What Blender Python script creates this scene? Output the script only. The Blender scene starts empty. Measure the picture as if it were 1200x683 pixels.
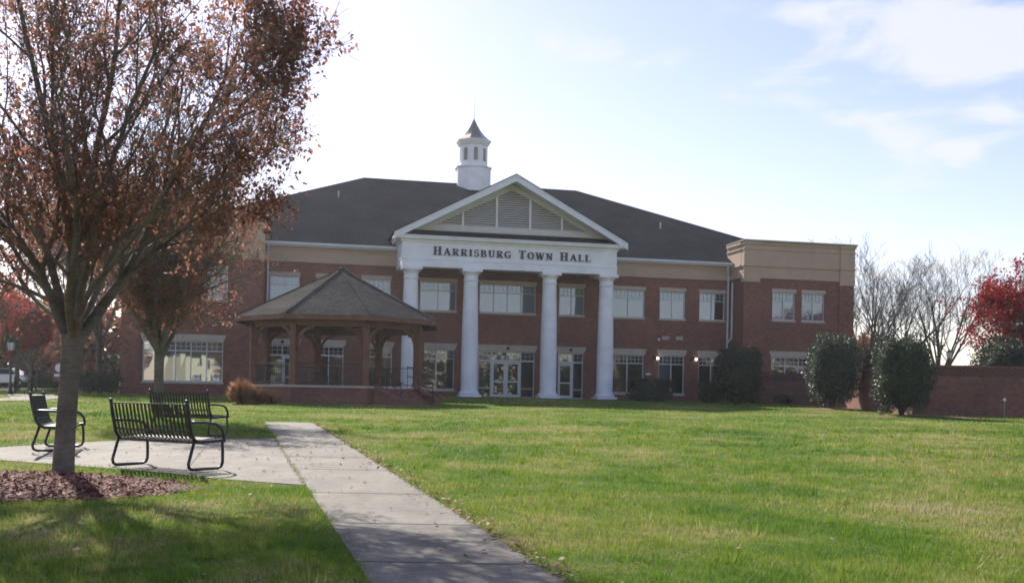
import bpy, math, random
import numpy as np
from math import sin, cos, pi, radians, sqrt, tan, atan2, hypot
from mathutils import Vector

# ------------------------------------------------------------------ camera, sky, sun
SC = bpy.context.scene
COL = SC.collection
EYE = 1.4
FPX = 1265.0            # focal length for a 1200 px wide picture
ROLL = 0.018
cam_d = bpy.data.cameras.new('camera'); cam = bpy.data.objects.new('camera', cam_d); COL.objects.link(cam)
cam.location = (0, 0, EYE)
cam_d.sensor_width = 36; cam_d.lens = 36 * FPX / 1200; cam_d.shift_y = (465 - 341.5) / 1200
cam_d.clip_start = .1; cam_d.clip_end = 3000
cam.rotation_mode = 'XYZ'
from mathutils import Matrix
cam.rotation_euler = (Matrix.Rotation(pi/2, 3, 'X') @ Matrix.Rotation(ROLL, 3, 'Z')).to_euler()
SC.camera = cam

SUN_EL = radians(35); SUN_AZ = radians(-27.7)      # azimuth from +Y towards +X
w = bpy.data.worlds.new("World"); SC.world = w; w.use_nodes = True
nt = w.node_tree; N = nt.nodes; L = nt.links; N.clear()
out = N.new('ShaderNodeOutputWorld'); bg = N.new('ShaderNodeBackground')
sky = N.new('ShaderNodeTexSky'); sky.sky_type = 'NISHITA'; sky.sun_disc = False
sky.sun_elevation = SUN_EL; sky.sun_rotation = SUN_AZ; sky.altitude = 150
sky.air_density = 1.0; sky.dust_density = 0.5; sky.ozone_density = 1.0
bg.inputs['Strength'].default_value = 0.084
# thin clouds: noise on the view direction, denser in a few patches of the sky
geo = N.new('ShaderNodeTexCoord')
sep = N.new('ShaderNodeSeparateXYZ'); L.new(geo.outputs['Generated'], sep.inputs[0])
def mth(op, a, b=None, c=None, clamp=False):
    m = N.new('ShaderNodeMath'); m.operation = op; m.use_clamp = clamp
    for i, v in enumerate((a, b, c)):
        if v is None: continue
        if isinstance(v, (int, float)): m.inputs[i].default_value = v
        else: L.new(v, m.inputs[i])
    return m.outputs[0]
zc = mth('MAXIMUM', mth('ADD', sep.outputs[2], .12), .05)
cu = mth('DIVIDE', sep.outputs[0], zc); cv = mth('DIVIDE', sep.outputs[1], zc)
cmb = N.new('ShaderNodeCombineXYZ'); L.new(cu, cmb.inputs[0]); L.new(cv, cmb.inputs[1])
nz = N.new('ShaderNodeTexNoise'); nz.inputs['Scale'].default_value = 3.6; nz.inputs['Detail'].default_value = 9
nz.inputs['Roughness'].default_value = .62; nz.inputs['Distortion'].default_value = .35
L.new(cmb.outputs[0], nz.inputs['Vector'])
def patch(px, py, rx, ry, amp):
    """a bank of cloud around a direction of the sky"""
    a = (px - 600) / FPX; b = (465 - py) / FPX
    dx = mth('DIVIDE', mth('SUBTRACT', mth('DIVIDE', sep.outputs[0], mth('MAXIMUM', sep.outputs[1], .05)), a), rx / FPX)
    dz = mth('DIVIDE', mth('SUBTRACT', mth('DIVIDE', sep.outputs[2], mth('MAXIMUM', sep.outputs[1], .05)), b), ry / FPX)
    d2 = mth('ADD', mth('MULTIPLY', dx, dx), mth('MULTIPLY', dz, dz))
    return mth('MULTIPLY', mth('POWER', 2.718, mth('MULTIPLY', d2, -1.0)), amp)
tot = None
for pa in ((1130, 28, 140, 50, .34), (890, 8, 95, 24, .27), (1062, 165, 65, 30, .25), (1165, 122, 55, 12, .2), (1400, 80, 200, 60, .25),
           (1100, 290, 260, 45, .18), (1125, 170, 28, 12, .22), (1000, 110, 160, 70, .10), (760, 60, 120, 30, .10)):
    p_ = patch(*pa); tot = p_ if tot is None else mth('ADD', tot, p_)
mask = N.new('ShaderNodeMapRange'); mask.interpolation_type = 'SMOOTHSTEP'
L.new(mth('ADD', nz.outputs[0], tot), mask.inputs[0])
mask.inputs[1].default_value = .56; mask.inputs[2].default_value = .80; mask.inputs[3].default_value = 0; mask.inputs[4].default_value = .8
mixc = N.new('ShaderNodeMixRGB'); L.new(mask.outputs[0], mixc.inputs[0]); tint = N.new('ShaderNodeMixRGB'); tint.blend_type = 'MULTIPLY'; tint.inputs[0].default_value = 1; tint.inputs[2].default_value = (1.15, .97, 1.0, 1)   # white balance: takes green out of the sky light
L.new(sky.outputs[0], tint.inputs[1]); L.new(tint.outputs[0], mixc.inputs[1])
mixc.inputs[2].default_value = (5.3, 5.35, 5.45, 1)
L.new(mixc.outputs[0], bg.inputs[0]); L.new(bg.outputs[0], out.inputs[0])

sun_d = bpy.data.lights.new('sun', 'SUN'); sun_d.energy = 4.0; sun_d.angle = radians(.53); sun_d.color = (1, .94, .84)
sun = bpy.data.objects.new('sun', sun_d); COL.objects.link(sun)
to_sun = Vector((sin(SUN_AZ) * cos(SUN_EL), cos(SUN_AZ) * cos(SUN_EL), sin(SUN_EL)))
sun.rotation_euler = to_sun.to_track_quat('Z', 'Y').to_euler(); sun.location = (-20, 40, 60)
SC.view_settings.view_transform = 'Standard'; SC.view_settings.look = 'None'
SC.view_settings.exposure = 1.08; SC.view_settings.gamma = 1
SC.render.film_transparent = False
try:
    SC.cycles.use_denoising = True; SC.cycles.max_bounces = 6; SC.cycles.transparent_max_bounces = 12
    SC.cycles.diffuse_bounces = 3; SC.cycles.glossy_bounces = 3; SC.cycles.caustics_reflective = False; SC.cycles.caustics_refractive = False
    SC.cycles.filter_width = 1.7
except Exception: pass

# ------------------------------------------------------------------ helpers
def at(px, py, Y):
    """a place in the world from a direction (read off the photograph) and a distance"""
    dx, dy = px - 600, py - 465
    u = dx * cos(ROLL) + dy * sin(ROLL); v = dx * sin(ROLL) - dy * cos(ROLL)
    return Vector((u * Y / FPX, Y, EYE + v * Y / FPX))
def gz(x, y):
    yy = min(y, 75) if y > 75 else y
    z = .019 * yy
    z += .15 * math.exp(-(((x + 1) / 9) ** 2 + ((y - 64.5) / 5.5) ** 2))
    return z

class MB:
    def __init__(s): s.v = []; s.f = []; s.sm = []
    def add(s, vs, fs, smooth=False):
        o = len(s.v); s.v += [tuple(p) for p in vs]; s.f += [tuple(i + o for i in f) for f in fs]; s.sm += [smooth] * len(fs)
    def box(s, x0, x1, y0, y1, z0, z1):
        s.add([(x0,y0,z0),(x1,y0,z0),(x1,y1,z0),(x0,y1,z0),(x0,y0,z1),(x1,y0,z1),(x1,y1,z1),(x0,y1,z1)],
              [(0,3,2,1),(4,5,6,7),(0,1,5,4),(1,2,6,5),(2,3,7,6),(3,0,4,7)])
    def quad(s, a, b, c, d): s.add([a, b, c, d], [(0, 1, 2, 3)])
    def prism(s, poly, d, closed=True):
        """poly: list of 3d points (one face), d: extrusion vector"""
        n = len(poly); P = [Vector(p) for p in poly]; Q = [p + Vector(d) for p in P]
        s.add(P + Q, [tuple(range(n))[::-1], tuple(range(n, 2 * n))] + [(i, (i + 1) % n, (i + 1) % n + n, i + n) for i in range(n)])
    def tube(s, pts, rs, n=6, cap=True, smooth=True):
        pts = [Vector(p) for p in pts]
        if isinstance(rs, (int, float)): rs = [rs] * len(pts)
        vs = []; prev = None
        for i, p in enumerate(pts):
            t = (pts[min(i + 1, len(pts) - 1)] - pts[max(i - 1, 0)])
            if t.length < 1e-9: t = Vector((0, 0, 1))
            t.normalize()
            if prev is None:
                a = Vector((1, 0, 0)) if abs(t.x) < .8 else Vector((0, 1, 0)); u = t.cross(a).normalized()
            else:
                u = prev - t * prev.dot(t)
                if u.length < 1e-6: u = t.orthogonal()
                u.normalize()
            prev = u; b = t.cross(u)
            for k in range(n):
                a = 2 * pi * k / n; vs.append(p + (u * cos(a) + b * sin(a)) * rs[i])
        fs = []
        for i in range(len(pts) - 1):
            for k in range(n):
                fs.append((i*n+k, i*n+(k+1) % n, (i+1)*n+(k+1) % n, (i+1)*n+k))
        if cap: fs.append(tuple(range(n))[::-1]); fs.append(tuple(range((len(pts)-1)*n, len(pts)*n)))
        s.add(vs, fs, smooth)
    def bar(s, a, b, w_, h_, up=(0, 0, 1)):
        a = Vector(a); b = Vector(b); t = (b - a).normalized(); u = Vector(up); sx = t.cross(u)
        if sx.length < 1e-6: sx = t.orthogonal()
        sx.normalize(); u = sx.cross(t)
        vs = []
        for p in (a, b):
            for i, j in ((-1,-1),(1,-1),(1,1),(-1,1)): vs.append(p + sx * i * w_ / 2 + u * j * h_ / 2)
        s.add(vs, [(0,1,2,3),(7,6,5,4),(0,4,5,1),(1,5,6,2),(2,6,7,3),(3,7,4,0)])
    def lathe(s, c, prof, n=16, smooth=True, caps=True):
        vs = []
        for r, z in prof:
            for k in range(n):
                a = 2 * pi * (k + .5) / n; vs.append((c[0] + r * cos(a), c[1] + r * sin(a), c[2] + z))
        fs = [(i*n+k, i*n+(k+1) % n, (i+1)*n+(k+1) % n, (i+1)*n+k) for i in range(len(prof)-1) for k in range(n)]
        if caps: fs.append(tuple(range(n))[::-1]); fs.append(tuple(range((len(prof)-1)*n, len(prof)*n)))
        s.add(vs, fs, smooth)
    def build(s, name, mat, parent=None, label=None):
        me = bpy.data.meshes.new(name)
        me.from_pydata(s.v, [], s.f); me.update()
        me.polygons.foreach_set('use_smooth', s.sm)
        me.materials.append(mat)
        o = bpy.data.objects.new(name, me); COL.objects.link(o)
        if parent is not None: o.parent = parent
        if label: o['label'] = label
        return o
def np_mesh(name, verts, faces_n, mat, parent=None):
    """verts (n,3), all faces with faces_n corners in order"""
    me = bpy.data.meshes.new(name); nv = len(verts); nf = nv // faces_n
    me.vertices.add(nv); me.vertices.foreach_set('co', verts.astype(np.float32).ravel())
    me.loops.add(nv); me.loops.foreach_set('vertex_index', np.arange(nv, dtype=np.int32))
    me.polygons.add(nf); me.polygons.foreach_set('loop_start', np.arange(0, nv, faces_n, dtype=np.int32))
    me.polygons.foreach_set('loop_total', np.full(nf, faces_n, dtype=np.int32))
    me.update(); me.validate(); me.materials.append(mat)
    o = bpy.data.objects.new(name, me); COL.objects.link(o)
    if parent is not None: o.parent = parent
    return o
def empty(name, loc=(0, 0, 0), rz=0, label=None, cat=None, group=None):
    o = bpy.data.objects.new(name, None); COL.objects.link(o); o.location = loc; o.rotation_euler = (0, 0, rz)
    tag(o, label, cat, group); return o
def tag(o, label=None, cat=None, group=None, kind=None):
    if label: o['label'] = label
    if cat: o['category'] = cat
    if group: o['group'] = group
    if kind: o['kind'] = kind
    return o
def copy_tree(o, loc, rz=0, label=None, scale=None, parent=None):
    c = o.copy(); COL.objects.link(c)
    if parent is None:
        c.location = loc; c.rotation_euler = (0, 0, rz)
        if scale: c.scale = scale
        if label: c['label'] = label
    else: c.parent = parent
    for ch in list(o.children): copy_tree(ch, None, parent=c)
    return c

# ------------------------------------------------------------------ materials
def mat_base(name):
    m = bpy.data.materials.new(name); m.use_nodes = True; t = m.node_tree
    b = t.nodes['Principled BSDF']; return m, t, b
def nd(t, typ, **kw):
    n = t.nodes.new(typ)
    for k, v in kw.items():
        if k in n.inputs.keys(): n.inputs[k].default_value = v
        else: setattr(n, k, v)
    return n
def ramp(t, fac, stops):
    r = t.nodes.new('ShaderNodeValToRGB'); el = r.color_ramp.elements
    while len(el) < len(stops): el.new(.5)
    for e, (p, c) in zip(el, stops): e.position = p; e.color = (*c, 1)
    t.links.new(fac, r.inputs[0]); return r.outputs[0]
def plain(name, col, rough=.6, var=.15, scale=3.0, bump=0, metal=0, bscale=None, spec=.5):
    m, t, b = mat_base(name)
    tc = nd(t, 'ShaderNodeTexCoord'); n = nd(t, 'ShaderNodeTexNoise', Scale=scale, Detail=6.0, Roughness=.65)
    t.links.new(tc.outputs['Object'], n.inputs['Vector'])
    lo = tuple(c * (1 - var) for c in col); hi = tuple(min(1, c * (1 + var)) for c in col)
    t.links.new(ramp(t, n.outputs[0], [(.3, lo), (.7, hi)]), b.inputs['Base Color'])
    b.inputs['Roughness'].default_value = rough; b.inputs['Metallic'].default_value = metal
    b.inputs['Specular IOR Level'].default_value = spec
    if bump:
        n2 = nd(t, 'ShaderNodeTexNoise', Scale=bscale or scale * 8, Detail=4.0); t.links.new(tc.outputs['Object'], n2.inputs['Vector'])
        bp = nd(t, 'ShaderNodeBump', Strength=bump, Distance=.02); t.links.new(n2.outputs[0], bp.inputs['Height']); t.links.new(bp.outputs[0], b.inputs['Normal'])
    return m
def wall_vec(t, sx=1.0, sz=1.0):
    tc = nd(t, 'ShaderNodeTexCoord'); sp = nd(t, 'ShaderNodeSeparateXYZ'); t.links.new(tc.outputs['Object'], sp.inputs[0])
    a = nd(t, 'ShaderNodeMath', operation='ADD'); t.links.new(sp.outputs[0], a.inputs[0]); t.links.new(sp.outputs[1], a.inputs[1])
    c = nd(t, 'ShaderNodeCombineXYZ'); t.links.new(a.outputs[0], c.inputs[0]); t.links.new(sp.outputs[2], c.inputs[1])
    return tc, c.outputs[0], sp
def brick_mat(name, c1, c2, mortar, lattice=False):
    m, t, b = mat_base(name); tc, vec, sp = wall_vec(t)
    br = nd(t, 'ShaderNodeTexBrick', Scale=1.0); br.inputs['Brick Width'].default_value = .22; br.inputs['Row Height'].default_value = .078
    br.inputs['Mortar Size'].default_value = .007; br.inputs['Mortar Smooth'].default_value = .3
    br.inputs['Color1'].default_value = (*c1, 1); br.inputs['Color2'].default_value = (*c2, 1); br.inputs['Mortar'].default_value = (*mortar, 1)
    t.links.new(vec, br.inputs['Vector'])
    n = nd(t, 'ShaderNodeTexNoise', Scale=.45, Detail=7.0, Roughness=.7); t.links.new(tc.outputs['Object'], n.inputs['Vector'])
    n2 = nd(t, 'ShaderNodeTexNoise', Scale=4.0, Detail=3.0); t.links.new(vec, n2.inputs['Vector'])
    mx = nd(t, 'ShaderNodeMixRGB', blend_type='MULTIPLY'); mx.inputs[0].default_value = 1
    t.links.new(br.outputs[0], mx.inputs[1]); t.links.new(ramp(t, n.outputs[0], [(.3, (.72, .73, .76)), (.7, (1.2, 1.16, 1.12))]), mx.inputs[2])
    mx2 = nd(t, 'ShaderNodeMixRGB', blend_type='MULTIPLY'); mx2.inputs[0].default_value = 1
    t.links.new(mx.outputs[0], mx2.inputs[1]); t.links.new(ramp(t, n2.outputs[0], [(.35, (.88, .88, .9)), (.65, (1.12, 1.1, 1.08))]), mx2.inputs[2])
    t.links.new(mx2.outputs[0], b.inputs['Base Color']); b.inputs['Roughness'].default_value = .88
    bp = nd(t, 'ShaderNodeBump', Strength=.5, Distance=.01); t.links.new(br.outputs['Fac'], bp.inputs['Height']); bp.invert = True
    t.links.new(bp.outputs[0], b.inputs['Normal'])
    return m
def shingle_mat(name, c1, c2):
    m, t, b = mat_base(name); tc, vec, sp = wall_vec(t)
    br = nd(t, 'ShaderNodeTexBrick', Scale=1.0); br.inputs['Brick Width'].default_value = .3; br.inputs['Row Height'].default_value = .075
    br.inputs['Mortar Size'].default_value = .008
    br.inputs['Color1'].default_value = (*c1, 1); br.inputs['Color2'].default_value = (*c2, 1); br.inputs['Mortar'].default_value = (*[c * .5 for c in c1], 1)
    t.links.new(vec, br.inputs['Vector'])
    n = nd(t, 'ShaderNodeTexNoise', Scale=.35, Detail=8.0, Roughness=.7); t.links.new(tc.outputs['Object'], n.inputs['Vector'])
    n2 = nd(t, 'ShaderNodeTexNoise', Scale=9.0, Detail=4.0, Roughness=.8); t.links.new(tc.outputs['Object'], n2.inputs['Vector'])
    mx = nd(t, 'ShaderNodeMixRGB', blend_type='MULTIPLY'); mx.inputs[0].default_value = 1
    t.links.new(br.outputs[0], mx.inputs[1]); t.links.new(ramp(t, n.outputs[0], [(.3, (.75, .76, .78)), (.7, (1.3, 1.26, 1.2))]), mx.inputs[2])
    mx2 = nd(t, 'ShaderNodeMixRGB', blend_type='MULTIPLY'); mx2.inputs[0].default_value = 1
    t.links.new(mx.outputs[0], mx2.inputs[1]); t.links.new(ramp(t, n2.outputs[0], [(.35, (.7, .7, .7)), (.65, (1.3, 1.3, 1.3))]), mx2.inputs[2])
    t.links.new(mx2.outputs[0], b.inputs['Base Color']); b.inputs['Roughness'].default_value = 1; b.inputs['Specular IOR Level'].default_value = .0
    bp = nd(t, 'ShaderNodeBump', Strength=.6, Distance=.02); t.links.new(n2.outputs[0], bp.inputs['Height']); t.links.new(bp.outputs[0], b.inputs['Normal'])
    return m
def leaf_mat(name, cols, trans=.45, rough=.5, gloss=.3, pn=.5):
    """leaves: each leaf its own tint, with clumps of a different tint"""
    m, t, b = mat_base(name)
    g = nd(t, 'ShaderNodeNewGeometry'); tc = nd(t, 'ShaderNodeTexCoord')
    n = nd(t, 'ShaderNodeTexNoise', Scale=pn, Detail=3.0); t.links.new(tc.outputs['Object'], n.inputs['Vector'])
    a = nd(t, 'ShaderNodeMath', operation='MULTIPLY_ADD'); t.links.new(g.outputs['Random Per Island'], a.inputs[0]); a.inputs[1].default_value = .65
    s_ = nd(t, 'ShaderNodeMath', operation='MULTIPLY_ADD'); t.links.new(n.outputs[0], s_.inputs[0]); s_.inputs[1].default_value = 1.4; s_.inputs[2].default_value = -.52
    t.links.new(s_.outputs[0], a.inputs[2])
    c = ramp(t, a.outputs[0], [(i / (len(cols) - 1), c_) for i, c_ in enumerate(cols)])
    t.links.new(c, b.inputs['Base Color']); b.inputs['Roughness'].default_value = rough; b.inputs['Specular IOR Level'].default_value = gloss
    tr = nd(t, 'ShaderNodeBsdfTranslucent'); t.links.new(c, tr.inputs[0])
    mx = nd(t, 'ShaderNodeMixShader'); mx.inputs[0].default_value = trans
    t.links.new(b.outputs[0], mx.inputs[1]); t.links.new(tr.outputs[0], mx.inputs[2])
    t.links.new(mx.outputs[0], t.nodes['Material Output'].inputs[0]); return m
def glass_mat(name, refl, tint=(.75, .8, .8)):
    m = bpy.data.materials.new(name); m.use_nodes = True; t = m.node_tree; t.nodes.clear()
    o = nd(t, 'ShaderNodeOutputMaterial'); gl = nd(t, 'ShaderNodeBsdfGlossy', Roughness=.015); gl.inputs[0].default_value = (.9, .95, 1, 1)
    tr = nd(t, 'ShaderNodeBsdfTransparent'); tr.inputs[0].default_value = (*tint, 1)
    fr = nd(t, 'ShaderNodeFresnel'); fr.inputs[0].default_value = 1.5
    a = nd(t, 'ShaderNodeMath', operation='ADD', use_clamp=True); t.links.new(fr.outputs[0], a.inputs[0]); a.inputs[1].default_value = refl
    tc = nd(t, 'ShaderNodeTexCoord'); n = nd(t, 'ShaderNodeTexNoise', Scale=.9, Detail=1.0); t.links.new(tc.outputs['Object'], n.inputs['Vector'])
    bp = nd(t, 'ShaderNodeBump', Strength=.06, Distance=.012); t.links.new(n.outputs[0], bp.inputs['Height']); t.links.new(bp.outputs[0], gl.inputs['Normal'])
    mx = nd(t, 'ShaderNodeMixShader'); t.links.new(a.outputs[0], mx.inputs[0]); t.links.new(tr.outputs[0], mx.inputs[1]); t.links.new(gl.outputs[0], mx.inputs[2])
    t.links.new(mx.outputs[0], o.inputs[0]); return m

M = {}
M['brick'] = brick_mat('brick', (.255, .092, .062), (.17, .064, .046), (.22, .16, .13))
M['wallbrick'] = brick_mat('garden_brick', (.25, .10, .078), (.18, .075, .06), (.2, .15, .125))
M['eifs'] = plain('stucco', (.47, .345, .26), .9, .08, 1.2, .3, bscale=60)
M['stone'] = plain('cast_stone', (.47, .40, .34), .85, .1, 2, .2)
M['white'] = plain('white_paint', (.79, .79, .84), .5, .10, 1.1)
M['gutter'] = plain('gutter_paint', (.72, .73, .80), .4, .05, 2)
M['louver'] = plain('louver_paint', (.60, .58, .58), .6, .06, 2)
M['frame'] = plain('window_frame_paint', (.60, .62, .63), .5, .05, 2)
M['shingle'] = shingle_mat('asphalt_shingle', (.052, .054, .061), (.040, .042, .048))
M['gshingle'] = shingle_mat('gazebo_shingle', (.115, .108, .10), (.08, .076, .072))
M['copper'] = plain('aged_metal_roof', (.25, .2, .19), .35, .15, 3, metal=.5)
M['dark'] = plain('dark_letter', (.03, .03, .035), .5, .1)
M['darkroof'] = shingle_mat('dark_shingle', (.035, .036, .038), (.028, .028, .03))
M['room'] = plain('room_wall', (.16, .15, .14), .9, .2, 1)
M['blackmetal'] = plain('black_metal', (.022, .022, .024), .38, .2, 8)
M['wood'] = plain('stained_timber', (.17, .07, .048), .7, .25, 2.5, .3)
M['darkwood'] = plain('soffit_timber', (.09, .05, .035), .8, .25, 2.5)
M['glass_up'] = glass_mat('upper_glass', .10, (.9, .93, .93))
M['glass_lo'] = glass_mat('lower_glass', .09)
M['glass_big'] = glass_mat('mirror_glass', .30)
M['lampglow'] = None
def blind_mat():
    m, t, b = mat_base('vertical_blind'); tc = nd(t, 'ShaderNodeTexCoord')
    wv = nd(t, 'ShaderNodeTexWave', Scale=3.2, Distortion=.3); wv.bands_direction = 'X'; t.links.new(tc.outputs['Object'], wv.inputs['Vector'])
    oi = nd(t, 'ShaderNodeObjectInfo'); mx = nd(t, 'ShaderNodeMixRGB', blend_type='MULTIPLY'); mx.inputs[0].default_value = 1
    t.links.new(ramp(t, wv.outputs[0], [(0, (.24, .29, .345)), (1, (.37, .43, .50))]), mx.inputs[1]); t.links.new(ramp(t, oi.outputs['Random'], [(0, (.68, .7, .72)), (1, (1.15, 1.13, 1.1))]), mx.inputs[2])
    t.links.new(mx.outputs[0], b.inputs['Base Color']); b.inputs['Roughness'].default_value = .8
    return m
M['blind'] = blind_mat()
def emit_mat(name, col, s):
    m, t, b = mat_base(name); b.inputs['Emission Color'].default_value = (*col, 1); b.inputs['Emission Strength'].default_value = s
    b.inputs['Base Color'].default_value = (*col, 1); return m
M['lampglow'] = emit_mat('lamp_glow', (1, .93, .8), 3.0)
def bark_mat(name, c1, c2):
    m, t, b = mat_base(name); tc = nd(t, 'ShaderNodeTexCoord'); mp = nd(t, 'ShaderNodeMapping'); mp.inputs['Scale'].default_value = (6, 6, 22)
    t.links.new(tc.outputs['Object'], mp.inputs[0]); n = nd(t, 'ShaderNodeTexNoise', Scale=1.2, Detail=7.0, Roughness=.7); t.links.new(mp.outputs[0], n.inputs['Vector'])
    n2 = nd(t, 'ShaderNodeTexNoise', Scale=2.2, Detail=5.0, Roughness=.6); t.links.new(tc.outputs['Object'], n2.inputs['Vector'])
    mx = nd(t, 'ShaderNodeMixRGB', blend_type='MULTIPLY'); mx.inputs[0].default_value = 1
    t.links.new(ramp(t, n.outputs[0], [(.3, c1), (.7, c2)]), mx.inputs[1]); t.links.new(ramp(t, n2.outputs[0], [(.35, (.6, .62, .58)), (.6, (1.1, 1.1, 1.1))]), mx.inputs[2])
    t.links.new(mx.outputs[0], b.inputs['Base Color']); b.inputs['Roughness'].default_value = .9
    bp = nd(t, 'ShaderNodeBump', Strength=.7, Distance=.02); t.links.new(n.outputs[0], bp.inputs['Height']); t.links.new(bp.outputs[0], b.inputs['Normal'])
    return m
M['bark'] = bark_mat('grey_bark', (.10, .085, .07), (.21, .18, .15))
M['bark2'] = bark_mat('pale_bark', (.06, .052, .05), (.11, .10, .095))
M['leafbrown'] = leaf_mat('brown_leaves', [(.19, .08, .065), (.27, .115, .085), (.33, .145, .105), (.30, .17, .11), (.46, .23, .10)], .7, pn=.9)
M['leafbrown2'] = leaf_mat('dull_brown_leaves', [(.12, .04, .03), (.19, .07, .04), (.22, .10, .055), (.28, .15, .07)], .4, pn=.6)
M['leafred'] = leaf_mat('red_leaves', [(.36, .05, .04), (.5, .09, .065), (.6, .12, .08), (.62, .2, .1)], .6, pn=.6)
M['leafcrimson'] = leaf_mat('crimson_leaves', [(.16, .006, .008), (.30, .012, .012), (.42, .02, .018)], .4, pn=.6)
M['leafholly'] = leaf_mat('holly_leaves', [(.035, .055, .032), (.06, .085, .05), (.09, .12, .075)], .15, .42, .35, pn=1.2)
M['leafgreen'] = leaf_mat('dark_hedge_leaves', [(.022, .036, .018), (.036, .056, .028), (.055, .08, .04)], .15, .5, .3, pn=1)
M['leaftan'] = leaf_mat('dry_grass', [(.22, .10, .05), (.33, .17, .09), (.42, .25, .15)], .4, .7, .1, pn=2)
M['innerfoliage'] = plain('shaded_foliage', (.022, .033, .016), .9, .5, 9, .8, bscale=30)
M['mulch'] = leaf_mat('mulch_chips', [(.13, .05, .036), (.24, .095, .07), (.36, .17, .13), (.55, .38, .31)], 0, .8, .2, pn=3)
M['fallen'] = leaf_mat('fallen_leaves', [(.12, .05, .025), (.25, .12, .06), (.38, .24, .15), (.5, .4, .3)], .2, .7, .2, pn=3)

def ground_mat():
    m, t, b = mat_base('lawn_grass'); tc = nd(t, 'ShaderNodeTexCoord')
    n1 = nd(t, 'ShaderNodeTexNoise', Scale=.16, Detail=8.0, Roughness=.65); n2 = nd(t, 'ShaderNodeTexNoise', Scale=1.3, Detail=7.0, Roughness=.7)
    n3 = nd(t, 'ShaderNodeTexNoise', Scale=26.0, Detail=5.0, Roughness=.75)
    for n in (n1, n2, n3): t.links.new(tc.outputs['Object'], n.inputs['Vector'])
    c1 = ramp(t, n1.outputs[0], [(.32, (.085, .15, .022)), (.5, (.14, .20, .03)), (.62, (.25, .22, .085))])
    c2 = ramp(t, n2.outputs[0], [(.3, (.6, .72, .6)), (.55, (1, 1, 1)), (.72, (1.45, 1.22, 1.3))])
    c3 = ramp(t, n3.outputs[0], [(.3, (.5, .5, .45)), (.7, (1.5, 1.5, 1.5))])
    mx = nd(t, 'ShaderNodeMixRGB', blend_type='MULTIPLY'); mx.inputs[0].default_value = 1; t.links.new(c1, mx.inputs[1]); t.links.new(c2, mx.inputs[2])
    mx2 = nd(t, 'ShaderNodeMixRGB', blend_type='MULTIPLY'); mx2.inputs[0].default_value = 1; t.links.new(mx.outputs[0], mx2.inputs[1]); t.links.new(c3, mx2.inputs[2])
    t.links.new(mx2.outputs[0], b.inputs['Base Color']); b.inputs['Roughness'].default_value = .9; b.inputs['Specular IOR Level'].default_value = .15
    bp = nd(t, 'ShaderNodeBump', Strength=1.0, Distance=.06); t.links.new(n3.outputs[0], bp.inputs['Height']); t.links.new(bp.outputs[0], b.inputs['Normal'])
    return m
M['lawn'] = ground_mat()
def blade_mat():
    m, t, b = mat_base('grass_blade'); tc = nd(t, 'ShaderNodeTexCoord'); g = nd(t, 'ShaderNodeNewGeometry')
    n1 = nd(t, 'ShaderNodeTexNoise', Scale=.28, Detail=10.0, Roughness=.78, Distortion=.4); t.links.new(tc.outputs['Object'], n1.inputs['Vector'])
    a = nd(t, 'ShaderNodeMath', operation='MULTIPLY_ADD'); t.links.new(g.outputs['Random Per Island'], a.inputs[0]); a.inputs[1].default_value = .35
    s_ = nd(t, 'ShaderNodeMath', operation='MULTIPLY_ADD'); t.links.new(n1.outputs[0], s_.inputs[0]); s_.inputs[1].default_value = 3.4; s_.inputs[2].default_value = -1.36
    t.links.new(s_.outputs[0], a.inputs[2])
    c = ramp(t, a.outputs[0], [(0, (.06, .14, .024)), (.25, (.10, .205, .02)), (.48, (.17, .27, .026)), (.66, (.29, .325, .06)), (.82, (.43, .36, .16)), (1, (.52, .42, .27))])
    t.links.new(c, b.inputs['Base Color']); b.inputs['Roughness'].default_value = .5; b.inputs['Specular IOR Level'].default_value = .25
    tr = nd(t, 'ShaderNodeBsdfTranslucent'); t.links.new(c, tr.inputs[0]); mx = nd(t, 'ShaderNodeMixShader'); mx.inputs[0].default_value = .45
    t.links.new(b.outputs[0], mx.inputs[1]); t.links.new(tr.outputs[0], mx.inputs[2]); t.links.new(mx.outputs[0], t.nodes['Material Output'].inputs[0])
    return m
M['blade'] = blade_mat()
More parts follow.
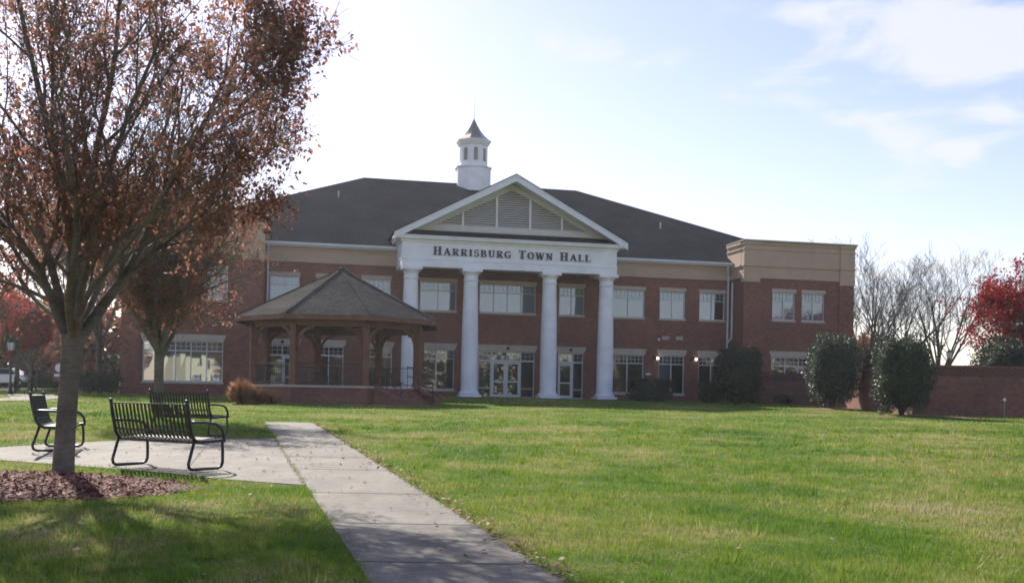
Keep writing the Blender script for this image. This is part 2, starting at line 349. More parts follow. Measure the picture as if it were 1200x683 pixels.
def concrete_mat():
    m, t, b = mat_base('weathered_concrete'); tc = nd(t, 'ShaderNodeTexCoord')
    n1 = nd(t, 'ShaderNodeTexNoise', Scale=1.3, Detail=10.0, Roughness=.78); n2 = nd(t, 'ShaderNodeTexNoise', Scale=60.0, Detail=3.0)
    mp = nd(t, 'ShaderNodeMapping'); mp.inputs['Rotation'].default_value = (0, 0, .26); mp.inputs['Scale'].default_value = (3.5, .5, 1)
    t.links.new(tc.outputs['Object'], mp.inputs[0]); n3 = nd(t, 'ShaderNodeTexNoise', Scale=1.0, Detail=6.0, Roughness=.7)
    t.links.new(tc.outputs['Object'], n1.inputs['Vector']); t.links.new(tc.outputs['Object'], n2.inputs['Vector']); t.links.new(mp.outputs[0], n3.inputs['Vector'])
    c1 = ramp(t, n1.outputs[0], [(.3, (.085, .074, .062)), (.5, (.155, .138, .117)), (.68, (.225, .203, .173))])
    c2 = ramp(t, n2.outputs[0], [(.3, (.85, .85, .85)), (.7, (1.12, 1.12, 1.12))]); c3 = ramp(t, n3.outputs[0], [(.33, (.76, .75, .72)), (.6, (1.08, 1.06, 1.02))])
    mx = nd(t, 'ShaderNodeMixRGB', blend_type='MULTIPLY'); mx.inputs[0].default_value = 1; t.links.new(c1, mx.inputs[1]); t.links.new(c2, mx.inputs[2])
    mx2 = nd(t, 'ShaderNodeMixRGB', blend_type='MULTIPLY'); mx2.inputs[0].default_value = 1; t.links.new(mx.outputs[0], mx2.inputs[1]); t.links.new(c3, mx2.inputs[2])
    t.links.new(mx2.outputs[0], b.inputs['Base Color']); b.inputs['Roughness'].default_value = .85
    bp = nd(t, 'ShaderNodeBump', Strength=.3, Distance=.01); t.links.new(n2.outputs[0], bp.inputs['Height']); t.links.new(bp.outputs[0], b.inputs['Normal'])
    return m
M['concrete'] = concrete_mat()
M['joint'] = plain('joint_dirt', (.10, .095, .075), .95, .3, 6)

# ------------------------------------------------------------------ ground
def axis(vals):
    o = []
    for a, b, st in vals:
        n = max(1, int(round((b - a) / st))); o += [a + (b - a) * i / n for i in range(n)]
    return o + [vals[-1][1]]
gx = axis([(-600, -80, 65), (-80, 80, 2), (80, 600, 65)]); gy = axis([(-160, 0, 20), (0, 90, 1.5), (90, 900, 90)])
mb = MB(); mb.v = [(x, y, gz(x, y)) for y in gy for x in gx]; nx = len(gx)
mb.f = [(j*nx+i, j*nx+i+1, (j+1)*nx+i+1, (j+1)*nx+i) for j in range(len(gy)-1) for i in range(nx-1)]; mb.sm = [True] * len(mb.f)
tag(mb.build('lawn', M['lawn']), kind='structure')
# the path: straight, 1.35 m wide, running away to the left
PDX = -.2605
def path_x(y, side): return (-.95 if side < 0 else .40) + PDX * (y - 7.3)
def slab(mb_, poly_l, poly_r, lift=.012, thick=.06):
    n = len(poly_l)
    top = [(x, y, gz(x, y) + lift) for x, y in poly_l] + [(x, y, gz(x, y) + lift) for x, y in poly_r]
    bot = [(x, y, z - thick) for x, y, z in top]
    fs = []
    for i in range(n - 1):
        fs.append((i, n + i, n + i + 1, i + 1)); fs.append((2*n+i, 2*n+i+1, 3*n+i+1, 3*n+i))
        fs.append((i, i + 1, 2*n+i+1, 2*n+i)); fs.append((n + i, 3*n+i, 3*n+i+1, n+i+1))
    fs.append((0, 2*n, 3*n, n)); fs.append((n-1, 2*n-1, 4*n-1, 3*n-1))
    mb_.add(top + bot, fs)
mb = MB(); JY = [1.6, 3.1, 4.8, 6.3, 8.0, 10.05, 12.56, 15.6, 17.9, 20.2, 22.6, 25.0, 27.5, 30.1]
for a, b in zip(JY[:-1], JY[1:]):
    ys = [a + .008, (a + b) / 2, b - .008]
    slab(mb, [(path_x(y, -1), y) for y in ys], [(path_x(y, 1), y) for y in ys])
tag(mb.build('footpath', M['concrete']), kind='structure')
# plaza of benches, left of the path
PLZ = [(-2.62, 13.35), (-3.72, 13.93), (-4.64, 14.60), (-6.17, 15.45), (-7.71, 16.2), (-8.7, 17.2), (-8.95, 18.6), (-8.41, 19.9), (-7.77, 20.96), (-6.88, 21.8), (-5.93, 22.35), (-5.12, 22.82)]
mb = MB()
top = [(x, y, gz(x, y) + .010) for x, y in PLZ] + [(path_x(22.75, -1) - .015, 22.75, gz(-5, 22.75) + .010), (path_x(13.4, -1) - .015, 13.4, gz(-2.6, 13.4) + .010)]
top = [p for i, p in enumerate(top) if i not in (0, 11)]
mb.prism([(x, y, z - .06) for x, y, z in top], (0, 0, .06)); tag(mb.build('plaza', M['concrete']), kind='structure')
mb = MB()
def strip(mb_, pts, w_, lift):
    for a, b in zip(pts[:-1], pts[1:]):
        a = Vector((*a, 0)); b = Vector((*b, 0)); t_ = (b - a).normalized(); s_ = Vector((-t_.y, t_.x, 0)) * w_ / 2
        q = [a - s_, b - s_, b + s_, a + s_]; mb_.add([(p.x, p.y, gz(p.x, p.y) + lift) for p in q], [(0, 1, 2, 3)])
for y in JY[1:-1]: strip(mb, [(path_x(y, -1), y), (path_x(y, 1), y)], .035, .0145)
strip(mb, [(path_x(13.4, -1) - .006, 13.4), (path_x(22.75, -1) - .006, 22.75)], .035, .0165)
strip(mb, [(-4.5, 14.9), (-6.1, 22.0)], .016, .0145); strip(mb, [(-8.4, 18.9), (-3.75, 18.1)], .016, .0145)
tag(mb.build('path_joints', M['joint']), kind='structure')
# far path at the left edge
mb = MB(); cl = [(-34, 37.5), (-27, 40), (-22.6, 43.2), (-21.3, 46.5), (-22, 50), (-25, 56)]
lft = []; rgt = []
for i, p in enumerate(cl):
    a = Vector(cl[max(0, i-1)]); b = Vector(cl[min(len(cl)-1, i+1)]); t_ = (b - a).normalized(); s_ = Vector((-t_.y, t_.x)) * 1.1
    lft.append(tuple(Vector(p) + s_)); rgt.append(tuple(Vector(p) - s_))
slab(mb, lft, rgt, .03, .1); tag(mb.build('side_path', M['concrete']), kind='structure')
# road far left
mb = MB(); slab(mb, [(-140, 84), (-60, 84), (-28, 86)], [(-140, 78), (-60, 78), (-28, 80)], .03, .1)
tag(mb.build('road', plain('asphalt', (.05, .05, .052), .9, .2, 2)), kind='structure')

# mulch ring
TB = (-5.63, 13.57)
def in_mulch(x, y): return ((x + 6.0) / 2.2) ** 2 + ((y - 12.55) / 1.45) ** 2
mb = MB(); rings = 9; nn = 48; vs = []
for r in range(rings + 1):
    for k in range(nn):
        a = 2 * pi * k / nn; rr = r / rings; wob = 1 + .06 * sin(3 * a + 1) + .04 * sin(7 * a)
        x = -6.0 + 2.2 * rr * cos(a) * wob; y = 12.55 + 1.45 * rr * sin(a) * wob
        vs.append((x, y, gz(x, y) + .008 + .13 * (1 - rr ** 2)))
fs = [(r*nn+k, r*nn+(k+1) % nn, (r+1)*nn+(k+1) % nn, (r+1)*nn+k) for r in range(rings) for k in range(nn)]
mb.add(vs, fs, True); tag(mb.build('mulch_bed', plain('mulch_soil', (.12, .05, .038), .95, .35, 20, .8, bscale=60)), kind='structure')
rng = np.random.default_rng(5)
def scatter_quads(P, sz, asp, tilt, lift, rng_, flat=None):
    """small loose quads lying at points P (n,3)"""
    n = len(P); a = rng_.uniform(0, 2*pi, n); l = sz * rng_.uniform(.5, 1.3, n); w_ = l * asp * rng_.uniform(.6, 1.3, n)
    ti = rng_.normal(0, tilt, n); t2 = rng_.normal(0, tilt, n)
    u = np.stack([np.cos(a), np.sin(a), np.sin(ti)], 1); v = np.stack([-np.sin(a), np.cos(a), np.sin(t2)], 1)
    u /= np.linalg.norm(u, axis=1)[:, None]; v /= np.linalg.norm(v, axis=1)[:, None]
    C_ = P.copy(); C_[:, 2] += lift + np.abs(np.sin(ti)) * l / 2 + np.abs(np.sin(t2)) * w_ / 2
    u *= l[:, None] / 2; v *= w_[:, None] / 2
    return np.stack([C_-u-v*.6, C_+u-v, C_+u*.8+v, C_-u+v], 1).reshape(-1, 3)
def gzv(x, y):
    return .019 * np.minimum(y, 75) + .15 * np.exp(-(((x + 1) / 9) ** 2 + ((y - 64.5) / 5.5) ** 2))
n = 9000; r = np.sqrt(rng.uniform(0, 1.08, n)); a = rng.uniform(0, 2*pi, n)
x = -6.0 + 2.2 * r * np.cos(a); y = 12.55 + 1.45 * r * np.sin(a); z = gzv(x, y) + .13 * np.clip(1 - r**2, 0, 1)
tag(np_mesh('mulch_chips', scatter_quads(np.stack([x, y, z], 1), .055, .38, .35, .012, rng), 4, M['mulch']), 'loose red brown bark chips heaped around the big tree', 'mulch', kind='stuff')

# ------------------------------------------------------------------ grass blades (uncountable)
def make_blades():
    rg = np.random.default_rng(11); out_ = []
    y = []; 
    Ys = np.linspace(5.5, 62, 400); dens = np.minimum(3000, 3000 * (8 / Ys) ** 2.0); wid = 1.08 * Ys + 5
    cnt = dens * wid * (Ys[1] - Ys[0])
    Yv = np.repeat(Ys, cnt.astype(int)) + rg.uniform(0, Ys[1] - Ys[0], cnt.astype(int).sum())
    Xv = (rg.uniform(-.5, .5, len(Yv))) * (1.08 * Yv + 5)
    px0 = -.95 + PDX * (Yv - 7.3); px1 = .40 + PDX * (Yv - 7.3)
    edge = rg.uniform(-.05, .03, len(Yv)) - .022 * np.sin(Yv * 5.1) - .02 * np.sin(Yv * 13 + 1)
    on_path = (Xv > px0 - edge) & (Xv < px1 + edge * 1.2) & (Yv < 30.15)
    keep = ~on_path
    # plaza polygon
    PX = [p[0] for p in PLZ] + [-5.0, -2.6]; PY = [p[1] for p in PLZ] + [22.7, 13.4]
    ins = np.zeros(len(Xv), bool); j = len(PX) - 1
    for i in range(len(PX)):
        c_ = ((PY[i] > Yv) != (PY[j] > Yv)) & (Xv < (PX[j]-PX[i]) * (Yv-PY[i]) / (PY[j]-PY[i]+1e-9) + PX[i]); ins ^= c_; j = i
    keep &= ~ins
    mu = ((Xv + 6.0) / 2.2) ** 2 + ((Yv - 12.55) / 1.45) ** 2
    keep &= ~((mu < rg.uniform(.85, 1.06, len(Xv))))
    Xv = Xv[keep]; Yv = Yv[keep]; n = len(Xv)
    # clumpy height
    f = lambda k, p: np.sin(Xv * k + p) * np.sin(Yv * k * 1.13 + p * 1.7)
    cl_ = .5 + .25 * f(1.9, .3) + .18 * f(4.7, 2) + .14 * f(11, 1)
    h = (.022 + .045 * np.clip(cl_, 0, 1)) * rg.uniform(.55, 1.35, n); h *= 1 + .25 * np.clip((Yv - 20) / 30, 0, 1)
    w_ = .0055 * np.maximum(1, Yv / 8.5) * rg.uniform(.7, 1.3, n)
    az = rg.uniform(0, 2*pi, n); ln = rg.uniform(.1, .9, n) * h; la = rg.uniform(0, 2*pi, n)
    B = np.stack([Xv, Yv, gzv(Xv, Yv) - .003], 1); s_ = np.stack([np.cos(az) * w_/2, np.sin(az) * w_/2, 0*w_], 1)
    T = B + np.stack([np.cos(la) * ln, np.sin(la) * ln, h], 1)
    V0 = np.stack([B - s_, B + s_, T], 1).reshape(-1, 3)
    # taller tufts and broad-leaved weeds here and there
    nt_ = 1500; ty = 6 + 28 * rg.uniform(0, 1, nt_) ** 1.3; tx = rg.uniform(-.5, .5, nt_) * (1.08 * ty + 4)
    bad = ((tx > -.95 + PDX * (ty - 7.3) - .03) & (tx < .40 + PDX * (ty - 7.3) + .03)) | (((tx + 6) / 2.2) ** 2 + ((ty - 12.55) / 1.45) ** 2 < 1.1) | ((tx > -9.2) & (tx < -2.4) & (ty > 13.2) & (ty < 23))
    tx = tx[~bad]; ty = ty[~bad]; k = 34; m_ = len(tx); sz = np.repeat(rg.uniform(.5, 1.25, m_), k)
    a = rg.uniform(0, 6.28, m_ * k); r = .10 * sz * np.sqrt(rg.uniform(0, 1, m_ * k)); X = np.repeat(tx, k) + r * np.cos(a); Y = np.repeat(ty, k) + r * np.sin(a)
    hh = .11 * sz * rg.uniform(.6, 1.2, m_ * k); ww = .007 * np.maximum(1, Y / 10); th = rg.uniform(0, 3.14, m_ * k)
    B = np.stack([X, Y, gzv(X, Y) - .003], 1); s2 = np.stack([np.cos(th) * ww / 2, np.sin(th) * ww / 2, 0 * ww], 1); T2 = B + np.stack([np.cos(a) * r * .7, np.sin(a) * r * .7, hh], 1)
    return np.concatenate([V0, np.stack([B - s2, B + s2, T2], 1).reshape(-1, 3)])
tag(np_mesh('grass', make_blades(), 3, M['blade']), 'short green lawn grass with yellowish worn patches', 'grass', kind='stuff')

# fallen leaves: along the path's right edge, under trees, a few on concrete and grass
P = []
for _ in range(900):
    y = 6.5 + 24 * rng.uniform() ** 1.5; x = path_x(y, 1) + abs(rng.normal(0, .13)) - .04; P.append((x, y))
for _ in range(120):
    y = rng.uniform(6.5, 24); P.append((path_x(y, rng.choice([-1, 1]) * 1) * 1, y) if rng.uniform() < .3 else (rng.uniform(path_x(y, -1), path_x(y, 1)), y))
for _ in range(700):
    y = rng.uniform(7, 24); P.append((rng.normal(-4.5, 3), y))
for _ in range(300):
    y = rng.uniform(7, 32); P.append((rng.uniform(-1, 12), y))
P = np.array([(x, y, gz(x, y) + .022) for x, y in P])
tag(np_mesh('fallen_leaves', scatter_quads(P, .045, .6, .35, .0, rng), 4, M['fallen']), 'dry fallen leaves scattered along the path edge and over the lawn', 'leaves', kind='stuff')

# ------------------------------------------------------------------ the town hall (local x along the front, y into the building)
PSI = radians(12.5)
hall = empty('town_hall', (0, 68, 0), PSI, 'two-storey red brick civic hall with white columned portico, pediment and cupola', 'town hall')
XL, XR = -15.35, 14.6; WL, WR = -23.1, 22.3; FL = 1.36; WY = -2.1
def wallgrid(mb_, x0, x1, z0, z1, y, holes, dep=.22):
    xs = sorted({x0, x1, *[h[0] for h in holes], *[h[1] for h in holes]}); zs = sorted({z0, z1, *[h[2] for h in holes], *[h[3] for h in holes]})
    for a, b in zip(xs[:-1], xs[1:]):
        for c, d in zip(zs[:-1], zs[1:]):
            mx_, mz = (a+b)/2, (c+d)/2
            if any(h[0] < mx_ < h[1] and h[2] < mz < h[3] for h in holes): continue
            mb_.quad((a, y, c), (b, y, c), (b, y, d), (a, y, d))
    for a, b, c, d in holes:
        mb_.quad((a, y, c), (a, y, d), (a, y+dep, d), (a, y+dep, c)); mb_.quad((b, y, c), (b, y+dep, c), (b, y+dep, d), (b, y, d))
        mb_.quad((a, y, d), (b, y, d), (b, y+dep, d), (a, y+dep, d)); mb_.quad((a, y, c), (a, y+dep, c), (b, y+dep, c), (b, y, c))
# (x0, x1, z0, z1, panes, kind)
UP = [(-15.0,-13.25,2),(-12.25,-10.5,2),(-9.5,-7.75,2),(-5.95,-3.65,2),(-2.2,1.43,4),(2.95,4.63,2),(6.5,8.69,2),(9.71,11.48,2),(12.46,14.24,2)]
LO = [(-12.32,-10.55,2),(-9.2,-7.6,2),(-5.98,-3.72,2),(6.5,8.69,2),(9.72,11.48,2),(12.47,14.26,2)]
DOORS = [(-15.1,-13.25),(-2.2,1.43),(2.95,4.63)]
UZ0, UZ1, LZ0, LZ1 = 6.66, 8.44, 1.78, 4.25
main_holes = [(a, b, UZ0, UZ1) for a, b, _ in UP] + [(a, b, LZ0, LZ1) for a, b, _ in LO] + [(a, b, FL, LZ1) for a, b in DOORS]
RU = [(16.6,18.2,2),(18.67,20.28,2)]; RLO = [(16.6,20.45,4)]
LU = [(-18.9,-17.35,2),(-21.2,-19.6,2)]; LBIG = [(-21.95,-17.55,5)]
mb = MB()
wallgrid(mb, XL, XR, .4, 9.3, 0, main_holes)
rw = [(a, b, UZ0, UZ1) for a, b, _ in RU] + [(a, b, 2.2, LZ1) for a, b, _ in RLO]
lw = [(a, b, UZ0, UZ1) for a, b, _ in LU] + [(a, b, 1.95, LZ1) for a, b, _ in LBIG]
wallgrid(mb, XR, WR, .4, 9.3, WY, rw); wallgrid(mb, WL, XL, .4, 9.3, WY, lw)
for x, y0, y1 in ((XR, WY, 0), (XL, WY, 0)): mb.quad((x, y0, .4), (x, y1, .4), (x, y1, 9.3), (x, y0, 9.3))
for x in (WL, WR): mb.quad((x, WY, .4), (x, 24, .4), (x, 24, 9.9), (x, WY, 9.3 if x else 9.3))
mb.quad((WL, 24, .4), (WR, 24, .4), (WR, 24, 9.9), (WL, 24, 9.9))
# shallow corner pilasters
for x0, x1 in ((XR+.0, 15.65), (21.3, WR), (-16.55, XL), (WL, -22.1)):
    mb.box(x0 - (.03 if x0 in (XR, WL) else 0), x1 + (.03 if x1 in (WR, XL) else 0), WY - .07, WY + .3, .4, 9.05)
mb.build('brick_wall', M['brick'], hall)
# interior seen through the panes
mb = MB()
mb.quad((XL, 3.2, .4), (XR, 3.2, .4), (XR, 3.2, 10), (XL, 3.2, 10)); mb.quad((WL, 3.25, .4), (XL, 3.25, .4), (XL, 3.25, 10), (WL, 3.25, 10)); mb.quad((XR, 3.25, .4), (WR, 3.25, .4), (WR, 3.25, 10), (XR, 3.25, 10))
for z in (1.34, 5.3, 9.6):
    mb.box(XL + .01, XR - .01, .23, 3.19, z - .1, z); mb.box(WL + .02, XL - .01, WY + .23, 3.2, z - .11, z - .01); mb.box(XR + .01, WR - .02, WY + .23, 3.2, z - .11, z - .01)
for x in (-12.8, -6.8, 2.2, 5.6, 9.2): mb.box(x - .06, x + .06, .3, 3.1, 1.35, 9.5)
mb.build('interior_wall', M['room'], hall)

# stucco bands
mb = MB()
mb.box(XL + .0, XR - .0, -.10, .2, 9.28, 9.62); mb.box(XL + .001, XR - .001, -.06, .2, 9.62, 10.02); mb.box(XL + .002, XR - .002, -.12, .2, 10.02, 10.2)
def parapet(x0, x1, p0, p1, side):
    yb = .42
    # recessed middle field and mouldings; corner piers reach lower
    mb.box(x0, x1, WY - .04, WY + .3, 9.3, 11.62)
    for z0, z1, d in ((9.3, 9.56, .08), (10.05, 10.17, .13), (11.12, 11.2, .10), (11.45, 11.62, .12)): mb.box(x0 + .002, x1 - .002, WY - d, WY + .1, z0, z1)
    for a, b in ((x0 - .05, p0), (p1, x1 + .05)):
        mb.box(a, b, WY - .12, WY + .34, 9.04, 11.6)
        for z0, z1, d in ((9.04, 9.42, .03), (9.66, 9.76, .03), (10.05, 10.17, .08), (11.12, 11.2, .05), (11.45, 11.62, .09)): mb.box(a - d * .6, b + d * .6, WY - .12 - d, WY + .30, z0, z1)
    # returns
    for xs in (x0, x1):
        s_ = -1 if xs == x0 else 1
        inner = (xs == XR or xs == XL)
        ye = yb if inner else 8
        a, b = (xs - .06, xs + .25) if s_ < 0 else (xs - .25, xs + .06)
        mb.box(a, b, WY + .34, ye, 9.3, 11.61)
        for z0, z1, d in ((9.3, 9.56, .06), (10.05, 10.17, .09), (11.12, 11.2, .06), (11.45, 11.605, .08)): mb.box(a - d, b + d, WY + .30, ye + .01, z0, z1)
    mb.box(x0 + .25, x1 - .25, WY + .3, .4, 10.9, 11.0)
parapet(XR, WR, 15.65, 21.3, 1); parapet(WL, XL, -22.1, -16.55, -1)
mb.build('stucco_parapet', M['eifs'], hall)
for x0, x1 in ((XR, WR), (WL, XL)):
    mb = MB()
    mb.box(x0 - .16, x1 + .16, WY - .26, WY + .2, 11.622, 11.74)
    mb.box(x0 - .155, x0 + .12, WY + .2, .43, 11.622, 11.738); mb.box(x1 - .12, x1 + .155, WY + .2, .43, 11.622, 11.738)
    mb.build('parapet_cap', plain('cap_metal', (.26, .23, .19), .5, .1), hall)

# windows
def window(x0, x1, z0, z1, y, panes, kind, blind=1.0, grid=True, wide=None):
    g = MB(); yy = y + .10; fr = .055
    for a, b, c, d in ((x0, x1, z1 - fr, z1), (x0, x1, z0, z0 + fr)): g.box(a, b, yy - .03, yy + .05, c, d)
    for a, b in ((x0, x0 + fr), (x1 - fr, x1)): g.box(a, b, yy - .028, yy + .048, z0 + fr, z1 - fr)
    pw = (x1 - x0 - 2 * fr) / panes; H = z1 - z0
    zt = z1 - (.54 if H > 2 else .52) if grid else None
    for i in range(1, panes): xm = x0 + fr + pw * i; g.box(xm - .028, xm + .028, yy - .025, yy + .045, z0 + fr, z1 - fr)
    if grid:
        g.box(x0 + fr, x1 - fr, yy - .022, yy + .04, zt - .03, zt + .03)
        zm = (zt + z1) / 2; g.box(x0 + fr, x1 - fr, yy - .012, yy + .02, zm - .011, zm + .011)
        k = max(2, round(pw / .27))
        for i in range(panes):
            for q in range(1, k): xm = x0 + fr + pw * (i + q / k); g.box(xm - .011, xm + .011, yy - .010, yy + .018, zt + .03, z1 - fr)
    f = g.build('window', M['frame'], hall)
    p = MB()
    for i in range(panes):
        a = x0 + fr + pw * i + (.028 if i else 0); b = x0 + fr + pw * (i + 1) - (.028 if i < panes - 1 else 0)
        dz = random.uniform(-.003, .003)
        p.quad((a, yy + .03 + dz, z0 + fr), (b, yy + .03 - dz, z0 + fr), (b, yy + .03 - dz * .5, z1 - fr), (a, yy + .03, z1 - fr))
    p.build('pane', M[{'up': 'glass_up', 'lo': 'glass_lo', 'big': 'glass_big'}[kind]], f)
    if kind == 'up' or blind < 1 and blind > 0 and kind == 'lo':
        b = MB(); xe = x0 + (x1 - x0) * blind + (.2 if blind == 1 else -.06); b.quad((x0 - .1, yy + .14, z0 - .1), (xe, yy + .14, z0 - .1), (xe, yy + .14, z1 + .1), (x0 - .1, yy + .14, z1 + .1)); b.build('blind', M['blind'], f)
    # sill and lintel
    s_ = MB()
    if kind == 'up':
        s_.box(x0 - .04, x1 + .04, y - .05, y + .09, z0 - .11, z0 - .001); s_.build('sill', M['stone'], f); s_ = MB(); s_.box(x0 - .05, x1 + .05, y - .035, y + .09, z1 + .001, z1 + .23)
    else:
        s_.box(x0 - .06, x1 + .06, y - .06, y + .09, z0 - .12, z0 - .001); s_.build('sill', M['stone'], f); s_ = MB()
        s_.prism([(x0 - .03, y - .045, z1 + .001), (x1 + .03, y - .045, z1 + .001), (x1 + .17, y - .045, z1 + .40), (x0 - .17, y - .045, z1 + .40)], (0, .1, 0))
    s_.build('lintel', M['stone'], f)
    return f
random.seed(4)
for i, (a, b, n) in enumerate(UP): window(a, b, UZ0, UZ1, 0, n, 'up', .68 if i == 8 else 1)
for i, (a, b, n) in enumerate(LO): window(a, b, LZ0, LZ1, 0, n, 'lo', .55 if i == 4 else 1)
for a, b, n in RU: window(a, b, UZ0, UZ1, WY, n, 'up')
for a, b, n in RLO: window(a, b, 2.2, LZ1, WY, n, 'lo')
for a, b, n in LU: window(a, b, UZ0, UZ1, WY, n, 'up')
for a, b, n in LBIG: window(a, b, 1.95, LZ1, WY, n, 'big')
# entrances: doors with sidelights under a gridded transom
def entrance(x0, x1, leaves, side_l, side_r):
    y = .10; g = MB(); fr = .06; zt = 3.62
    g.box(x0, x1, y - .03, y + .05, LZ1 - fr, LZ1); g.box(x0, x0 + fr, y - .028, y + .048, FL, LZ1 - fr); g.box(x1 - fr, x1, y - .028, y + .048, FL, LZ1 - fr)
    g.box(x0 + fr, x1 - fr, y - .025, y + .045, zt, zt + .1)
    dx0 = x0 + side_l; dx1 = x1 - side_r
    for xm in {dx0, dx1} - {x0, x1}: g.box(xm - .035, xm + .035, y - .026, y + .046, FL, LZ1 - fr)
    zm = (zt + .1 + LZ1) / 2; g.box(x0 + fr, x1 - fr, y - .012, y + .02, zm - .011, zm + .011)
    k = int((x1 - x0) / .3)
    for q in range(1, k): xm = x0 + (x1 - x0) * q / k; g.box(xm - .011, xm + .011, y - .010, y + .018, zt + .1, LZ1 - fr)
    for a, b in ((x0, dx0), (dx1, x1)):
        if b - a > .2: g.box(a + fr, b - .03, y - .02, y + .04, FL + .55, FL + .60); g.box(a + fr, b - .03, y - .02, y + .04, FL, FL + .06)
    f = g.build('entrance_frame', M['frame'], hall)
    p = MB(); p.quad((x0 + fr, y + .03, zt + .1), (x1 - fr, y + .03, zt + .1), (x1 - fr, y + .03, LZ1 - fr), (x0 + fr, y + .03, LZ1 - fr))
    for a, b in ((x0, dx0), (dx1, x1)):
        if b - a > .2: p.quad((a + fr, y + .03, FL), (b - .03, y + .03, FL), (b - .03, y + .03, zt), (a + fr, y + .03, zt))
    p.build('pane', M['glass_lo'], f)
    s_ = MB(); s_.prism([(x0 - .03, -.045, LZ1 + .001), (x1 + .03, -.045, LZ1 + .001), (x1 + .17, -.045, LZ1 + .40), (x0 - .17, -.045, LZ1 + .40)], (0, .1, 0)); s_.build('lintel', M['stone'], f)
    lw_ = (dx1 - dx0 - .07) / leaves
    for i in range(leaves):
        a = dx0 + .04 + lw_ * i; b = a + lw_ - .01; d = MB(); st = .13
        d.box(a, a + st, y - .05, y - .0, FL, zt - .02); d.box(b - st, b, y - .05, y, FL, zt - .02)
        d.box(a + st, b - st, y - .049, y - .001, FL, FL + .2); d.box(a + st, b - st, y - .049, y - .001, zt - .15, zt - .02); d.box(a + st, b - st, y - .049, y - .001, FL + .95, FL + 1.04)
        dr = d.build('door', M['frame'], hall)
        q = MB(); q.quad((a + st, y - .02, FL + .2), (b - st, y - .02, FL + .2), (b - st, y - .02, zt - .15), (a + st, y - .02, zt - .15)); q.build('pane', M['glass_lo'], dr)
        h = MB(); hx = (b - .07) if (i == 0 and leaves == 2) else (a + .07)
        h.tube([(hx, y - .06, FL + .9), (hx, y - .1, FL + .92), (hx, y - .1, FL + 1.2), (hx, y - .06, FL + 1.22)], .012); h.build('handle', M['gutter'], dr)
entrance(-2.2, 1.43, 2, .83, .9); entrance(2.95, 4.63, 1, .0, .68); entrance(-15.1, -13.25, 1, .9, .0)

# gutter, eaves, downspouts
mb = MB()
for a, b in ((XL + .0, -7.45), (5.85, XR - .02)):
    mb.box(a, b, -.42, -.06, 10.2, 10.24)     # soffit
    mb.prism([(a, -.36, 10.24), (a, -.56, 10.30), (a, -.58, 10.42), (a, -.36, 10.42)], (b - a, 0, 0)); mb.build('gutter', M['gutter'], hall); mb = MB()
def downspout(pts):
    d = MB()
    for a, b in zip(pts[:-1], pts[1:]): d.bar(a, b, .10, .09, (0, 1, 0) if abs(a[2]-b[2]) > abs(a[1]-b[1]) else (0, 0, 1))
    d.build('downspout', M['gutter'], hall)
downspout([(-15.12, -.45, 10.25), (-15.12, -.36, 10.0), (-15.12, -.07, 9.6), (-15.12, -.07, 1.5)])
downspout([(14.25, -.45, 10.25), (14.25, -.36, 10.0), (14.42, -.07, 9.6), (14.42, -.07, 1.3)])
downspout([(14.52, -.5, 9.15), (14.52, -.5, 5.5), (14.42, -.16, 5.25)])

# main hip roof
RZ = 16.99; EZ = 10.42
mb = MB(); lf, rt = -8.6, 7.35; cl_, cr_ = -23.5, 22.7; yf, yb = -.5, 24.5
Pn = [(cl_, yf, EZ), (cr_, yf, EZ), (cr_, yb, EZ), (cl_, yb, EZ), (lf, 12, RZ), (rt, 12, RZ)]
mb.add(Pn + [(x, y, z - .06) for x, y, z in Pn[:4]], [(0, 1, 5, 4), (1, 2, 5), (2, 3, 4, 5), (3, 0, 4), (0, 6, 7, 1), (1, 7, 8, 2), (2, 8, 9, 3), (3, 9, 6, 0), (6, 9, 8, 7)])
roof = mb.build('roof', M['shingle'], hall)
mb = MB()
mb.tube([(lf, 12, RZ - .03), (rt, 12, RZ - .03)], .06, 6)
V3d = Vector((0, 0, -.03))
for a, b in ((Vector(Pn[0]), Vector(Pn[4])), (Vector(Pn[1]), Vector(Pn[5]))): mb.tube([a + V3d, b + V3d], .05, 6)
mb.build('ridge_cap', M['shingle'], roof)
for x, y in ((-10.6, 7.6), (11.5, 5)):
    mb = MB(); z = EZ + (y + .5) * (RZ - EZ) / 12.5; mb.tube([(x, y, z - .1), (x, y, z + .45)], .05, 8); mb.build('vent_pipe', M['stone'], roof)

# portico: porch slab, four columns, entablature, pediment
mb = MB(); mb.box(-8.3, 6.8, -3.5, -.01, .9, FL); mb.build('porch', M['concrete'], hall)
CX = [-6.83, -3.22, 1.66, 5.27]; CYL = -2.55
for x in CX:
    c = MB(); c.box(x - .63, x + .63, CYL - .63, CYL + .63, FL, FL + .14)
    c.lathe((x, CYL, FL + .14), [(.61, 0), (.64, .05), (.62, .12), (.56, .15), (.52, .2), (.505, .32), (.505, 2.6), (.48, 4.2), (.45, 5.6), (.425, 6.7), (.425, 6.78), (.46, 6.80), (.46, 6.86), (.425, 6.88), (.425, 7.12), (.45, 7.16), (.52, 7.24), (.56, 7.31)], 32)
    c.box(x - .6, x + .6, CYL - .6, CYL + .6, FL + .14 + 7.31, 9.0); c.build('column', M['white'], hall)
ex0, ex1 = -7.45, 5.80
mb = MB()
def ring_beam(d, z0, z1):   # a U of beams round the portico, d: how proud
    mb.box(ex0 - d, ex1 + d, -3.0 - d, -2.1 + d * .2, z0, z1); mb.box(ex0 - d, ex0 + .9, -2.1, -.11, z0 + .001, z1 - .001); mb.box(ex1 - .9, ex1 + d, -2.1, -.11, z0 + .001, z1 - .001)
ring_beam(0, 9.0, 9.42); ring_beam(.03, 9.42, 9.50); ring_beam(-.02, 9.50, 10.45); ring_beam(.06, 10.45, 10.60)
